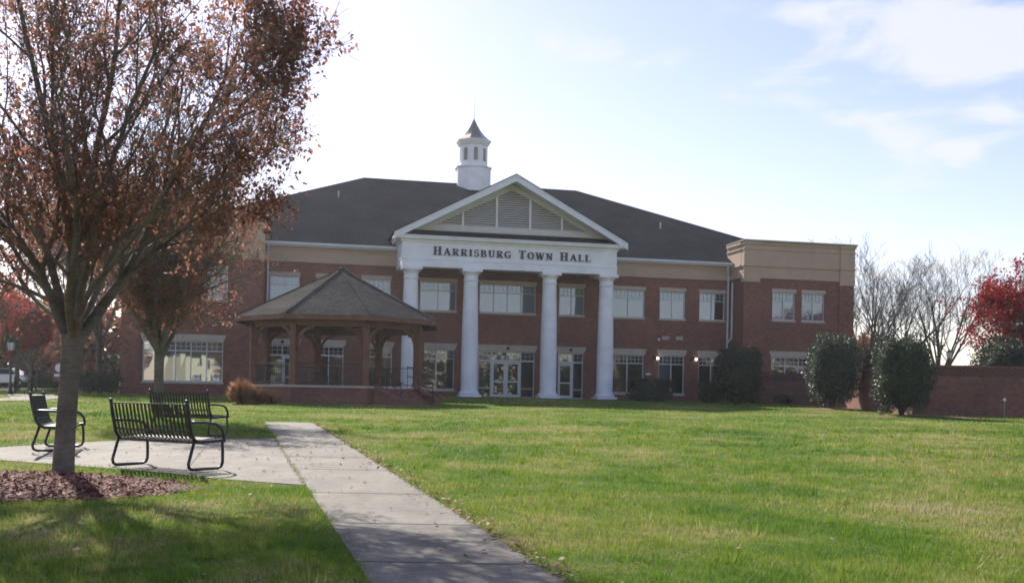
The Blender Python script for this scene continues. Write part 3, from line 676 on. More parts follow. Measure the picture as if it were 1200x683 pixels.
mb.box(ex0 + .1, ex1 - .1, -2.9, -.12, 9.3, 9.4)
mb.build('entablature', M['white'], hall)
mb = MB(); mb.box(ex0 - .28, ex1 + .32, -3.32, -.2, 10.602, 10.72); mb.box(ex0 - .36, ex1 + .40, -3.40, -.2, 10.72, 10.80); mb.build('cornice', M['white'], hall)
PL, PR, PC, PT = -7.95, 6.35, -.72, 14.62
mb = MB(); mb.prism([(ex0 - .34, -3.38, 10.802), (ex0 - .34, -2.3, 11.26), (ex0 - .34, -2.3, 10.802)], (ex1 - ex0 + .7, 0, 0)); mb.build('skirt_roof', M['darkroof'], hall)
# tympanum
def slope_pt(t, left=True):
    return (PL + (PC - PL) * t, 10.86 + (PT - 10.86) * t) if left else (PR + (PC - PR) * t, 10.86 + (PT - 10.86) * t)
mb = MB(); yt = -2.28
lx0, lx1, lxc, lz0, lz1 = -5.3, 4.0, -.66, 11.66, 13.98
tri_o = [(PL + .5, 11.2), (PR - .5, 11.2), (PC, PT - .3)]; tri_i = [(lx0, lz0), (lx1, lz0), (lxc, lz1)]
for i in range(3):
    j = (i + 1) % 3; a, b, c_, d = tri_o[i], tri_o[j], tri_i[j], tri_i[i]
    mb.prism([(a[0], yt, a[1]), (b[0], yt, b[1]), (c_[0], yt, c_[1]), (d[0], yt, d[1])], (0, .25, 0))
mb.prism([(tri_o[0][0] + .6, yt - .05, 11.28), (tri_o[1][0] - .6, yt - .05, 11.28), (tri_o[1][0] - 1.0, yt - .05, 11.5), (tri_o[0][0] + 1.0, yt - .05, 11.5)], (0, .04, 0))
mb.build('tympanum', M['louver'], hall)
mb = MB()
mb.prism([(lx0 - .5, yt + .3, lz0 - .1), (lx1 + .5, yt + .3, lz0 - .1), (lxc, yt + .3, lz1 + .2)], (0, .05, 0)); mb.build('louver_gap_shade', M['dark'], hall); mb = MB()  # dark sheet stands in for the shade between the slats
z = lz0 + .05
while z < lz1 - .1:
    h_ = (lz1 - z) / (lz1 - lz0); a = lxc - (lxc - lx0) * h_; b = lxc + (lx1 - lxc) * h_
    mb.add([(a, yt + .04, z), (b, yt + .04, z), (b, yt + .14, z + .085), (a, yt + .14, z + .085), (a, yt + .05, z - .02), (b, yt + .05, z - .02), (b, yt + .15, z + .065), (a, yt + .15, z + .065)],
           [(0, 1, 2, 3), (4, 7, 6, 5), (0, 4, 5, 1)]); z += .135
mb.build('louver', M['louver'], hall)
mb = MB()
for x in (-3.72, -1.65, .44, 2.45):
    h_ = 1 - abs(x - lxc) / ((lx1 - lx0) / 2); mb.box(x - .055, x + .055, yt - .02, yt + .22, lz0 + .001, lz0 + (lz1 - lz0) * h_ + .02)
mb.build('mullion', M['white'], hall)
# raking cornice + gable roof
def rake(mb_, y0, y1, off0, off1, ext=0):
    for s_ in (0, 1):
        e = (PL - ext, 10.86 - ext * .52) if s_ == 0 else (PR + ext, 10.86 - ext * .53); a = (PC, PT)
        q = [(e[0], y0, e[1] + off0), (a[0], y0, a[1] + off0), (a[0], y0, a[1] + off1), (e[0], y0, e[1] + off1)]
        if s_: q = [(p[0], p[1], p[2]) for p in q[::-1]]
        mb_.prism(q, (0, y1 - y0, 0))
mb = MB(); rake(mb, -3.42, -3.22, -.34, .06); rake(mb, -3.46, -3.25, -.02, .05); rake(mb, -3.24, -2.2, -.22, -.10); mb.build('raking_cornice', M['gutter'], hall)
mb = MB()
for s_ in (0, 1):
    xe = PL - .04 if s_ == 0 else PR + .04
    mb.prism([(xe, -3.44, 10.93), (PC, -3.44, PT + .07), (PC, 7.7, PT + .07), (xe, 1.6, 10.93)], (0, 0, .05))
mb.build('gable_roof', M['shingle'], hall)

# lettering
def letters(text, x0, x1, z0, hbig, hsm, y):
    W_ = dict(H=.86, A=.86, R=.82, I=.44, S=.62, B=.76, U=.82, G=.84, T=.76, O=.86, W=1.16, N=.86, L=.70)
    seq = []; x = 0; first = True
    for ch in text: hh = hbig if first else hsm; first = False; seq.append((ch, x, hh)); x += (W_[ch] + .16) * hh
    sc = (x1 - x0) / (x - .16 * hsm); mb_ = MB(); cnt = [0]
    def st(pts, ws, ox, hh, n=None):
        """a stroke: polyline with widths, as an extruded strip"""
        cnt[0] += 1; d = .05 + .0012 * (cnt[0] % 9)
        P_ = [Vector((p[0], p[1])) for p in pts]; Lf, Rt = [], []
        for i, p in enumerate(P_):
            t_ = (P_[min(i+1, len(P_)-1)] - P_[max(i-1, 0)]).normalized(); nrm = Vector((-t_.y, t_.x)); ww = ws[i] if not isinstance(ws, (int, float)) else ws
            Lf.append(p + nrm * ww / 2); Rt.append(p - nrm * ww / 2)
        f = lambda q, yy: (x0 + (ox + q.x * hh) * sc, yy, z0 + q.y * hh)
        for i in range(len(P_) - 1):
            mb_.add([f(Rt[i], y), f(Rt[i+1], y), f(Lf[i+1], y), f(Lf[i], y), f(Rt[i], y - d), f(Rt[i+1], y - d), f(Lf[i+1], y - d), f(Lf[i], y - d)],
                    [(0,1,2,3),(4,7,6,5),(0,4,5,1),(1,5,6,2),(2,6,7,3),(3,7,4,0)])
    def arc(cx_, cz, rx, rz, a0, a1, w0, w1, n=12):
        pts = [(cx_ + rx * cos(radians(a0 + (a1-a0)*i/n)), cz + rz * sin(radians(a0 + (a1-a0)*i/n))) for i in range(n+1)]
        ws = [w0 + (w1 - w0) * abs(cos(radians(a0 + (a1-a0)*i/n))) for i in range(n+1)]; return pts, ws
    TK, TN, SF = .225, .115, .075
    for ch, ox, hh in seq:
        def stem(x, w_=TK, z0_=0, z1_=1, s0=True, s1=True):
            st([(x, z0_), (x, z1_)], w_, ox, hh)
            if s0: st([(x - w_/2 - .08, z0_ + SF/2), (x + w_/2 + .08, z0_ + SF/2)], SF, ox, hh)
            if s1: st([(x - w_/2 - .08, z1_ - SF/2), (x + w_/2 + .08, z1_ - SF/2)], SF, ox, hh)
        if ch == 'H': stem(.2); stem(.66); st([(.2, .51), (.66, .51)], .08, ox, hh)
        elif ch == 'I': stem(.22)
        elif ch == 'A':
            st([(.12, .03), (.42, 1)], TN, ox, hh); st([(.40, 1), (.70, .03)], TK, ox, hh); st([(.22, .33), (.6, .33)], .07, ox, hh)
            st([(0, .03), (.26, .03)], SF, ox, hh); st([(.54, .03), (.86, .03)], SF, ox, hh)
        elif ch == 'R':
            stem(.2); p_, w_ = arc(.38, .75, .25, .22, -90, 90, .07, .19); st(p_, w_, ox, hh); st([(.2, .97), (.38, .97)], .07, ox, hh); st([(.2, .53), (.38, .53)], .07, ox, hh)
            st([(.38, .52), (.68, .03)], TK, ox, hh); st([(.6, .03), (.82, .03)], SF, ox, hh)
        elif ch == 'B':
            stem(.2); p_, w_ = arc(.36, .76, .22, .21, -90, 90, .07, .18); st(p_, w_, ox, hh); p_, w_ = arc(.38, .28, .26, .245, -90, 90, .07, .19); st(p_, w_, ox, hh)
            for zz in (.97, .53, .035): st([(.2, zz), (.38, zz)], .07, ox, hh)
        elif ch == 'S':
            p_, w_ = arc(.31, .73, .2, .235, 20, 250, .09, .14); st(p_, w_, ox, hh); p_, w_ = arc(.31, .28, .215, .25, 85, -165, .1, .15); st(p_, w_, ox, hh)
            st([(.505, .72), (.505, .98)], .05, ox, hh); st([(.09, .02), (.09, .3)], .05, ox, hh)
        elif ch == 'U':
            stem(.2, TK, .3, 1, False, True); stem(.66, TN, .3, 1, False, True); p_, w_ = arc(.43, .32, .225, .29, 180, 360, .1, .15); st(p_, w_, ox, hh)
        elif ch == 'G':
            p_, w_ = arc(.42, .5, .33, .45, 45, 318, .09, .2, 18); st(p_, w_, ox, hh); st([(.66, .05), (.66, .42)], .16, ox, hh); st([(.5, .42), (.82, .42)], SF, ox, hh); st([(.68, .74), (.68, .98)], .05, ox, hh)
        elif ch == 'O':
            p_, w_ = arc(.43, .5, .33, .45, 0, 360, .08, .2, 24); st(p_, w_, ox, hh)
        elif ch == 'T':
            stem(.38, TK, 0, 1, True, False); st([(.03, .965), (.73, .965)], .07, ox, hh); st([(.05, .76), (.05, .96)], .05, ox, hh); st([(.71, .76), (.71, .96)], .05, ox, hh)
        elif ch == 'W':
            st([(.14, .97), (.36, 0)], TK, ox, hh); st([(.36, 0), (.58, .9)], TN, ox, hh); st([(.56, .97), (.80, 0)], TK, ox, hh); st([(.80, 0), (1.04, .97)], TN, ox, hh)
            for a, b in ((0, .3), (.44, .68), (.92, 1.16)): st([(a, .97), (b, .97)], SF, ox, hh)
        elif ch == 'N':
            stem(.16, TN); stem(.7, TN, 0, 1, False, True); st([(.14, .98), (.70, .02)], TK, ox, hh)
        elif ch == 'L':
            stem(.2); st([(.2, .035), (.66, .035)], .07, ox, hh); st([(.655, .02), (.655, .27)], .05, ox, hh)
    return mb_
for wd, a, b in (('HARRISBURG', -5.60, -.86), ('TOWN', -.42, 1.70), ('HALL', 2.16, 4.10)):
    letters(wd, a, b, 9.72, .50, .415, -2.985).build('lettering', M['dark'], hall)

# cupola on the ridge
cu0 = Vector((-.58, 12, 0))
mb = MB(); c8 = lambda r: r / cos(pi / 8)
mb.lathe(cu0, [(c8(1.22), 15.5), (c8(1.22), 18.05), (c8(1.30), 18.1), (c8(1.30), 18.2), (c8(1.1), 18.24)], 8, False); base = mb.build('cupola_base', M['white'], hall)
mb = MB(); mb.lathe(cu0, [(c8(1.02), 18.2), (c8(1.02), 18.32), (c8(.98), 18.36), (c8(.98), 19.75), (c8(1.06), 19.8), (c8(1.16), 19.98), (c8(1.22), 20.06), (c8(1.22), 20.14)], 8, False)
drum = mb.build('cupola_drum', M['white'], hall)
for k in range(8):
    a = pi / 4 * k + pi / 8 * 0
    ca, sa = cos(a), sin(a); tx, ty = -sa, ca; r = .985
    mb = MB()
    def pt(t_, z_, rr): return (cu0.x + ca * rr + tx * t_, cu0.y + sa * rr + ty * t_, z_)
    for i in range(9):
        z0_ = 18.62 + i * .1; mb.add([pt(-.14, z0_, r + .03), pt(.14, z0_, r + .03), pt(.14, z0_ + .08, r + .004), pt(-.14, z0_ + .08, r + .004)], [(0, 1, 2, 3)])
    pts = [pt(-.15, 18.6, r + .003), pt(.15, 18.6, r + .003)] + [pt(.15 * cos(radians(q)), 19.45 + .12 * sin(radians(q)), r + .003) for q in range(0, 181, 30)]
    mb.add(pts, [tuple(range(len(pts)))]); mb.build('cupola_louver', plain('cupola_louver_paint', (.30, .29, .27), .8, .1), drum)
mb = MB(); mb.lathe(cu0, [(c8(1.22), 20.14), (c8(1.0), 20.3), (c8(.74), 20.55), (c8(.48), 20.9), (c8(.26), 21.3), (c8(.1), 21.65), (.03, 21.8)], 8, False); cr = mb.build('cupola_roof', M['copper'], hall)
mb = MB(); mb.tube([(cu0.x, cu0.y, 21.7), (cu0.x, cu0.y, 22.4), (cu0.x, cu0.y, 23.5)], [.03, .018, .008], 6); mb.build('spire', M['gutter'], cr)
# small wall fittings
for x in (9.54, 12.19):
    mb = MB(); mb.box(x - .22, x - .02, -.16, -.001, 4.02, 4.2); f = mb.build('wall_lamp', M['blackmetal'], hall)
    mb = MB(); mb.lathe((x + .05, -.13, 4.0), [(.05, 0), (.085, .05), (.085, .1), (.05, .15)], 10); mb.build('bulb', M['lampglow'], f)
for x, z in ((-.33, 4.46), (3.76, 4.46), (-14.2, 4.46)):
    mb = MB(); mb.lathe((x, -.14, z - .08), [(.05, 0), (.09, .04), (.09, .12), (.04, .18)], 10); mb.box(x - .03, x + .03, -.12, -.046, z - .04, z + .06); mb.build('entrance_lamp', M['blackmetal'], hall)
for x in (10.16, 11.1):
    mb = MB(); mb.box(x - .24, x + .24, -.05, -.001, 5.3, 5.54)
    for i in range(4): mb.box(x - .2, x + .2, -.062, -.05, 5.33 + i * .05, 5.35 + i * .05)
    mb.build('wall_vent', M['stone'], hall)
mb = MB(); mb.box(9.62, 9.70, -.1, -.001, 5.27, 5.38); mb.lathe((9.66, -.16, 5.2), [(.03, 0), (.07, .03), (.07, .1), (.03, .14)], 10); mb.build('security_camera', M['gutter'], hall)
mb = MB(); mb.box(8.85, 9.16, -.04, -.001, 2.98, 3.1); mb.build('wall_plaque', M['gutter'], hall)

# ------------------------------------------------------------------ gazebo
GX, GY = -8.5, 53.0; GF = 1.78
gaz = empty('gazebo', (GX, GY, 0), 0, 'octagonal timber gazebo with grey shingle roof on a brick base before the hall', 'gazebo')
GA = [radians(a) for a in range(-65, 295, 45)]           # corner directions, 0 = towards the camera
def gp(a, r, z): return (sin(a) * r, -cos(a) * r, z)
mb = MB(); ng = 8
def ringprism(mb_, r, z0, z1): mb_.prism([gp(a, r, z0) for a in GA], (0, 0, z1 - z0))
ringprism(mb, 4.55, .5, GF - .102); mb.build('brick_base', M['wallbrick'], gaz)
mb = MB(); ringprism(mb, 4.64, GF - .1, GF); mb.build('floor_slab', M['stone'], gaz)
PA = GA; PR_ = 4.2
def post_geo(a):
    m_ = MB(); x, y, _ = gp(a, PR_, 0); h_ = .15
    t_ = Vector((cos(a), sin(a), 0)); n_ = Vector((sin(a), -cos(a), 0)); c0 = Vector((x, y, 0))
    q = [c0 + t_ * i * h_ + n_ * j * h_ for i, j in ((-1,-1),(1,-1),(1,1),(-1,1))]
    m_.prism([(p.x, p.y, GF) for p in q], (0, 0, 4.62 - GF)); h_ = .19; q = [c0 + t_ * i * h_ + n_ * j * h_ for i, j in ((-1,-1),(1,-1),(1,1),(-1,1))]
    m_.prism([(p.x, p.y, GF) for p in q], (0, 0, .14)); return m_
for a in PA: post_geo(a).build('post', M['wood'], gaz)
for i in range(8):
    a, b = PA[i], PA[(i+1) % 8]; m_ = MB()
    A_, B_ = Vector(gp(a, PR_, 4.62)), Vector(gp(b, PR_, 4.62)); m_.bar(A_, B_, .2, .3); m_.build('beam', M['wood'], gaz)
    d = (B_ - A_).normalized()
    for P0, s_ in ((A_, 1), (B_, -1)):
        m_ = MB(); pts = []
        for k in range(6):
            q = k / 5; ang = q * pi / 2; pts.append(P0 + d * s_ * (.16 + .75 * (1 - cos(ang))) + Vector((0, 0, -1.0 + .82 * sin(ang))))
        for p, q in zip(pts[:-1], pts[1:]): m_.bar(p, q, .1, .13, (0, 0, 1))
        m_.build('brace', M['wood'], gaz)
RE, ZE, ZA = 5.15, 4.95, 7.5
mb = MB(); V_ = [gp(a, RE, ZE) for a in GA] + [(0, 0, ZA)]; mb.add(V_, [(i, (i+1) % 8, 8) for i in range(8)])
rf = mb.build('roof', M['gshingle'], gaz)
mb = MB()
for a in GA: mb.bar(gp(a, RE, ZE + .02), (0, 0, ZA + .03), .2, .04)
mb.lathe((0, 0, ZA - .05), [(.28, 0), (.12, .12), (.05, .16)], 8); mb.build('ridge_cap', M['gshingle'], rf)
mb = MB()
for i in range(8):
    a, b = GA[i], GA[(i+1) % 8]; p, q = Vector(gp(a, RE - .03, ZE - .12)), Vector(gp(b, RE - .03, ZE - .12)); mb.bar(p, q, .04, .22)
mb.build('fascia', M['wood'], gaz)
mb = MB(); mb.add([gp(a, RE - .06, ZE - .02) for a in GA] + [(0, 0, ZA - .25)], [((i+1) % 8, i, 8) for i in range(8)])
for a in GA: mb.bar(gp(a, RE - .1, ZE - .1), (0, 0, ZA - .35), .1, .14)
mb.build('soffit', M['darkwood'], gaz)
# railing bays: every side but the stair side (between corners 25 and 70 degrees)
for i in range(8):
    a, b = PA[i], PA[(i+1) % 8]
    if i == 2: continue
    A_, B_ = Vector(gp(a, PR_, GF)), Vector(gp(b, PR_, GF)); m_ = MB(); d = B_ - A_; n_ = int(d.length / .13)
    for z in (.12, .98): m_.bar(A_ + Vector((0, 0, z)) + d * .05, B_ + Vector((0, 0, z)) - d * .05, .04, .04)
    for k in range(2, n_ - 1): p = A_ + d * (k / n_); m_.bar(p + Vector((0, 0, .12)), p + Vector((0, 0, .98)), .018, .018, (0, 1, 0))
    m_.build('railing', M['blackmetal'], gaz)
# stairs on the front-right side
am = (GA[2] + GA[3]) / 2; nrm = Vector((sin(am), -cos(am), 0)); tan_ = Vector((cos(am), sin(am), 0)); ap = 4.55 * cos(pi / 8)
def obox(mb_, u0, u1, v0, v1, z0, z1):
    q = [nrm * u + tan_ * v for u, v in ((u0, v0), (u1, v0), (u1, v1), (u0, v1))]; mb_.prism([(p.x, p.y, z0) for p in q], (0, 0, z1 - z0))
mb = MB()
for k in range(4): obox(mb, ap + .001 + .32 * k, ap + .32 * (k + 1), -1.05, 1.05, .5, GF - .17 * (k + 1))
mb.build('step', M['wallbrick'], gaz)
for s_ in (-1, 1):
    mb = MB(); v0, v1 = (1.06, 1.36) if s_ > 0 else (-1.36, -1.06)
    q = [(ap, .5), (ap + 1.6, .5), (ap + 1.6, 1.15), (ap, GF)]
    P4 = [nrm * u + tan_ * v0 + Vector((0, 0, z)) for u, z in q]; mb.prism(P4, tan_ * (v1 - v0)); ck = mb.build('stair_wall', M['wallbrick'], gaz)
    q = [(ap, GF + .002), (ap + 1.62, 1.152), (ap + 1.62, 1.21), (ap, GF + .06)]; mb = MB(); mb.prism([nrm * u + tan_ * (v0 - .03) + Vector((0, 0, z)) for u, z in q], tan_ * (v1 - v0 + .06)); mb.build('coping', M['wallbrick'], ck)
    mb = MB(); v = s_ * .98
    for dz in (0, .45):
        top = [(ap - .35, GF + .95 - dz), (ap, GF + .93 - dz), (ap + 1.45, 1.95 - dz), (ap + 1.62, 1.93 - dz)]
        mb.tube([nrm * u + tan_ * v + Vector((0, 0, z)) for u, z in top], .022, 6)
    for u, z0, z1 in ((ap - .3, GF, GF + .93), (ap + .5, GF - .35, 2.38), (ap + 1.45, 1.0, 1.95)): mb.tube([nrm * u + tan_ * v + Vector((0, 0, z0)), nrm * u + tan_ * v + Vector((0, 0, z1))], .02, 6)
    mb.build('handrail', M['blackmetal'], gaz)
# tables and chairs inside
def patio_table(x, y, label):
    t = empty('patio_table', (x, y, GF), 0, label, 'table', 'metal tables on the gazebo floor')
    m_ = MB(); m_.lathe((0, 0, .70), [(.02, 0), (.5, .01), (.5, .035), (.0, .036)], 20, False, False); m_.build('tabletop', M['blackmetal'], t)
    for k in range(4):
        a = pi / 4 + k * pi / 2; m_ = MB(); m_.tube([(.12 * cos(a), .12 * sin(a), .70), (.1 * cos(a), .1 * sin(a), .35), (.36 * cos(a), .36 * sin(a), 0)], .016, 6); m_.build('leg', M['blackmetal'], t)
    return t
def patio_chair(x, y, rz, label):
    t = empty('patio_chair', (x, y, GF), rz, label, 'chair', 'metal chairs on the gazebo floor')
    m_ = MB(); m_.box(-.22, .22, -.22, .22, .43, .45); m_.build('seat', M['blackmetal'], t)
    m_ = MB(); m_.tube([(-.22, .2, .45), (-.22, .27, .85), (-.1, .29, .92), (.1, .29, .92), (.22, .27, .85), (.22, .2, .45)], .014, 6)
    for k in range(7): x_ = -.16 + k * .053; m_.tube([(x_, .21, .46), (x_, .28, .91)], .006, 4)
    m_.build('backrest', M['blackmetal'], t)
    for sx in (-1, 1):
        for sy in (-1, 1): m_ = MB(); m_.tube([(sx * .2, sy * .2, .44), (sx * .23, sy * .24, 0)], .013, 6); m_.build('leg', M['blackmetal'], t)
patio_table(GX - .9, GY - 1.2, 'round black metal table near the front middle of the gazebo floor')
patio_table(GX + 1.5, GY - .4, 'round black metal table by the stair side of the gazebo floor')
for (x, y, r, lb) in ((-1.7, -1.1, 1.4, 'black metal chair left of the front middle table in the gazebo'), (-.1, -1.5, -1.3, 'black metal chair between the two tables in the gazebo'),
                      (-.9, -.3, 0, 'black metal chair behind the front middle table in the gazebo'), (2.4, -.5, -1.5, 'black metal chair nearest the gazebo stairs'), (1.5, .6, .2, 'black metal chair behind the table by the gazebo stairs')):
    patio_chair(GX + x, GY + y, r, lb)

# ------------------------------------------------------------------ benches
def make_bench(label):
    """local: x along the bench (0..LB), +y the way it faces, origin at the foot of the first back post"""
    LB = 1.55
    t = empty('park_bench', (0, 0, 0), 0, label, 'bench', 'black slatted metal benches round the plaza')
    prof = [(-.03, .90), (-.01, .80), (.03, .62), (.06, .50), (.10, .445), (.17, .42), (.28, .425), (.42, .44), (.52, .445), (.555, .43), (.57, .40)]
    b = MB(); s_ = MB(); nsl = 19
    for k in range(nsl):
        x = .075 + k * (LB - .15) / (nsl - 1)
        for i, (p, q) in enumerate(zip(prof[:-1], prof[1:])):
            (b if i < 3 else s_).bar((x, p[0], p[1]), (x, q[0], q[1]), .040, .007, (0, 1, .2) if i < 3 else (0, 0, 1))
    b.bar((.03, -.035, .908), (LB - .03, -.035, .908), .06, .016); b.bar((.03, .05, .545), (LB - .03, .05, .545), .012, .03)
    b.build('backrest', M['blackmetal'], t)
    s_.bar((.03, .56, .40), (LB - .03, .56, .40), .03, .035); s_.bar((.03, .12, .40), (LB - .03, .12, .40), .03, .03); s_.build('seat', M['blackmetal'], t)
    for x in (0.0, LB):
        m_ = MB(); m_.tube([(x, -.045, .93), (x, -.02, .80), (x, .02, .62), (x, .05, .50), (x, .10, .425), (x, .18, .395), (x, .40, .40), (x, .62, .41), (x, .66, .405)], .026, 8)
        m_.lathe((x, -.047, .93), [(.02, 0), (.032, .012), (.032, .03), (.012, .045)], 8); m_.build('side_frame', M['blackmetal'], t)
        m_ = MB(); m_.tube([(x, .02, .66), (x, .12, .665), (x, .32, .66), (x, .47, .645), (x, .57, .60), (x, .63, .52), (x, .645, .42)], .022, 8); m_.build('armrest', M['blackmetal'], t)
        m_ = MB(); m_.tube([(x, .10, .41), (x, .04, .22), (x, .0, .10), (x, .015, .045), (x, .06, .022), (x, .3, .022), (x, .54, .022), (x, .60, .045), (x, .625, .10), (x, .625, .25), (x, .61, .41)], .022, 8); m_.build('leg', M['blackmetal'], t)
    m_ = MB(); m_.bar((.02, .3, .375), (LB - .02, .3, .375), .03, .03); m_.build('stretcher', M['blackmetal'], t)
    return t
def bench_place(o, x, y, ex): o.location = (x, y, gz(x, y) + .012); o.rotation_euler = (0, 0, atan2(ex[1], ex[0]))
bn = make_bench('black slatted metal bench in front, its slatted back turned, just right of the big trunk')
bench_place(bn, -5.72, 15.5, (.857, -.515))
b2 = copy_tree(bn, (0, 0, 0), 0, 'black slatted metal bench farthest back, at the foot of the smaller tree'); bench_place(b2, -7.82, 23.4, (.91, -.40))
b3 = copy_tree(bn, (0, 0, 0), 0, 'black slatted metal bench at the left, seen end on and half hidden by the trunk'); bench_place(b3, -8.2, 19.0, (.28, -.96))

# ------------------------------------------------------------------ trees
def frame_dir(d, ang, az):
    d = d.normalized(); u = d.orthogonal().normalized(); v = d.cross(u)
    return (d * cos(ang) + (u * cos(az) + v * sin(az)) * sin(ang)).normalized()
class Tree:
    def __init__(s, seed): s.r = random.Random(seed); s.wood = MB(); s.tips = []; s.nb = 0
    def wander(s, p, d, ln, n, wob, up):
        pts = [p]; step = ln / n
        for i in range(n):
            d = (d + Vector((s.r.gauss(0, wob), s.r.gauss(0, wob), s.r.gauss(0, wob) + up))).normalized(); pts.append(pts[-1] + d * step)
        return pts
    def branch(s, pts, r0, r1, lvl, cfg, sides=None):
        n = len(pts); rs = [r0 + (r1 - r0) * (i / (n - 1)) ** .8 for i in range(n)]
        s.wood.tube(pts, rs, sides or (3 if lvl >= 3 else (4 if lvl == 2 else 6)), cap=False); s.nb += 1
        if lvl >= cfg['leaf_from']: s.tips.append(pts)
        if lvl >= cfg['max']: return
        tot = sum((pts[i+1] - pts[i]).length for i in range(n-1)); k = cfg['kids'][lvl]
        k = max(1, int(round(k * s.r.uniform(.8, 1.2)))); az = s.r.uniform(0, 6.28)
        for c in range(k):
            t = cfg['t0'][lvl] + (1 - cfg['t0'][lvl]) * (c + s.r.uniform(.1, .9)) / k
            f = t * (n - 1); i = min(int(f), n - 2); q = f - i; p = pts[i].lerp(pts[i+1], q); d = (pts[i+1] - pts[i]).normalized()
            az += 2.4 + s.r.uniform(-.5, .5); nd_ = frame_dir(d, radians(s.r.uniform(*cfg['ang'])), az); nd_ = (nd_ + Vector((0, 0, cfg['up']))).normalized()
            ln = tot * cfg['ratio'] * s.r.uniform(.7, 1.15) * (1.1 - .5 * t); ln = max(ln, cfg['minlen'])
            rr = (r0 + (r1 - r0) * t) * s.r.uniform(.45, .65)
            s.branch(s.wander(p, nd_, ln, 4 if lvl < 2 else 3, cfg['wob'], cfg['trop']), max(rr, cfg['rmin']), max(rr * .3, cfg['rmin'] * .6), lvl + 1, cfg)
    def leaves(s, n, sz, asp, droop, spread, seed=1, fold=.35):
        rg = np.random.default_rng(seed); segs = []
        for p in s.tips:
            for i in range(len(p) - 1): segs.append((*p[i], *p[i+1]))
        S = np.array(segs); ln = np.linalg.norm(S[:, 3:] - S[:, :3], axis=1); pr = ln / ln.sum()
        # whole twigs vary in how leafy they are, so the crown has holes
        key = np.sin(S[:, 0] * 2.1 + 1) + np.sin(S[:, 1] * 1.9 + 2) + np.sin(S[:, 2] * 2.3); pr = pr * np.clip(.75 + .45 * key, .05, 2.5) * rg.uniform(.2, 1.8, len(S)); pr /= pr.sum()
        q = 5; m_ = n // q; n = m_ * q; ix = np.repeat(rg.choice(len(S), m_, p=pr), q); t = (np.repeat(rg.uniform(0, 1, m_), q) + rg.normal(0, .08, n))[:, None]; C_ = S[ix, :3] * (1 - t) + S[ix, 3:] * t + np.repeat(rg.normal(0, spread, (m_, 3)), q, 0) + rg.normal(0, spread * .7, (n, 3))
        d = rg.normal(0, 1, (n, 3)); d[:, 2] -= droop; d /= np.linalg.norm(d, axis=1)[:, None]
        u = np.cross(d, rg.normal(0, 1, (n, 3))); u /= np.linalg.norm(u, axis=1)[:, None]
        l = (sz * rg.uniform(.55, 1.25, n))[:, None]; w_ = l * asp * .5
        nn_ = np.cross(d, u) * l * fold * rg.uniform(0, 1, (n, 1))
        return np.stack([C_, C_ + d * l * .45 - u * w_ + nn_, C_ + d * l, C_ + d * l * .5 + u * w_ + nn_], 1).reshape(-1, 3)
def tree_thing(name, loc, label, cat='tree', group=None): return empty(name, loc, 0, label, cat, group)

# the big tree at the left, its limbs spreading from a fork 2.4 m up
bt = tree_thing('autumn_tree', (0, 0, 0), 'tall tree with brown red leaves and many spreading limbs, in the mulch ring')
T = Tree(3); YB = TB[1]
def PT_(px, py, dy): return at(px, py, YB + dy)
trunk = [PT_(73, 566, 0), PT_(74, 550, 0), PT_(77, 500, 0), PT_(81, 450, 0), PT_(84, 415, 0), PT_(86, 392, 0)]
T.wood.tube(trunk, [.185, .135, .122, .120, .130, .140], 14, cap=False)
cfgB = dict(max=4, leaf_from=2, kids=[0, 8, 7, 5], t0=[.2, .2, .15, .15], ang=(22, 48), ratio=.55, minlen=.28, up=.12, trop=.05, wob=.10, rmin=.0035)
cfgB['kids'] = [9, 5, 5, 3]; cfgB['ratio'] = .47
LIMBS = [
 ([(84,405,0),(60,350,-.1),(36,300,-.3),(2,262,-.5),(-50,190,-.7),(-90,120,-.8)], .095, .02),
 ([(82,400,0),(66,335,.2),(48,270,.5),(25,200,.9),(-20,110,1.2),(-50,30,1.4)], .085, .018),
 ([(85,400,0),(87,330,-.1),(80,260,-.2),(66,190,-.4),(46,110,-.6),(25,20,-.8),(10,-60,-.9)], .105, .02),
 ([(88,400,0),(94,330,.2),(99,260,.4),(112,180,.5),(130,100,.6),(140,10,.6),(144,-20,.6)], .105, .018),
 ([(88,400,0),(96,340,-.3),(106,280,-.6),(130,190,-.9),(165,100,-1.1),(195,30,-1.3)], .075, .018),
 ([(88,405,0),(120,358,.1),(158,305,.3),(196,222,.4),(232,160,.3),(258,105,.2),(280,60,.1)], .11, .018),
 ([(140,332,.2),(190,288,0),(240,248,-.2),(285,205,-.3)], .045, .009),
 ([(205,205,.3),(250,160,-.1),(290,118,-.5),(326,74,-.8)], .045, .009),
 ([(88,400,0),(110,350,.6),(140,280,1.4),(170,210,2.0),(200,130,2.5),(212,80,2.7)], .07, .014),
 ([(86,400,0),(80,350,-.7),(90,270,-1.4),(80,180,-1.9),(60,90,-2.3)], .07, .014),
 ([(86,400,0),(100,350,-.7),(140,300,-1.4),(190,230,-2.0),(230,150,-2.4)], .06, .012),
 ([(60,352,-.1),(20,335,.1),(-30,320,.2),(-90,290,.2)], .04, .010),
 ([(70,370,.1),(40,350,.8),(0,290,1.5),(-40,220,2.0)], .055, .012),
 ([(158,300,.3),(205,270,.9),(250,226,1.3),(290,180,1.6)], .045, .009),
 ([(36,300,-.3),(-30,240,-1.2),(-80,170,-1.9)], .05, .012)]
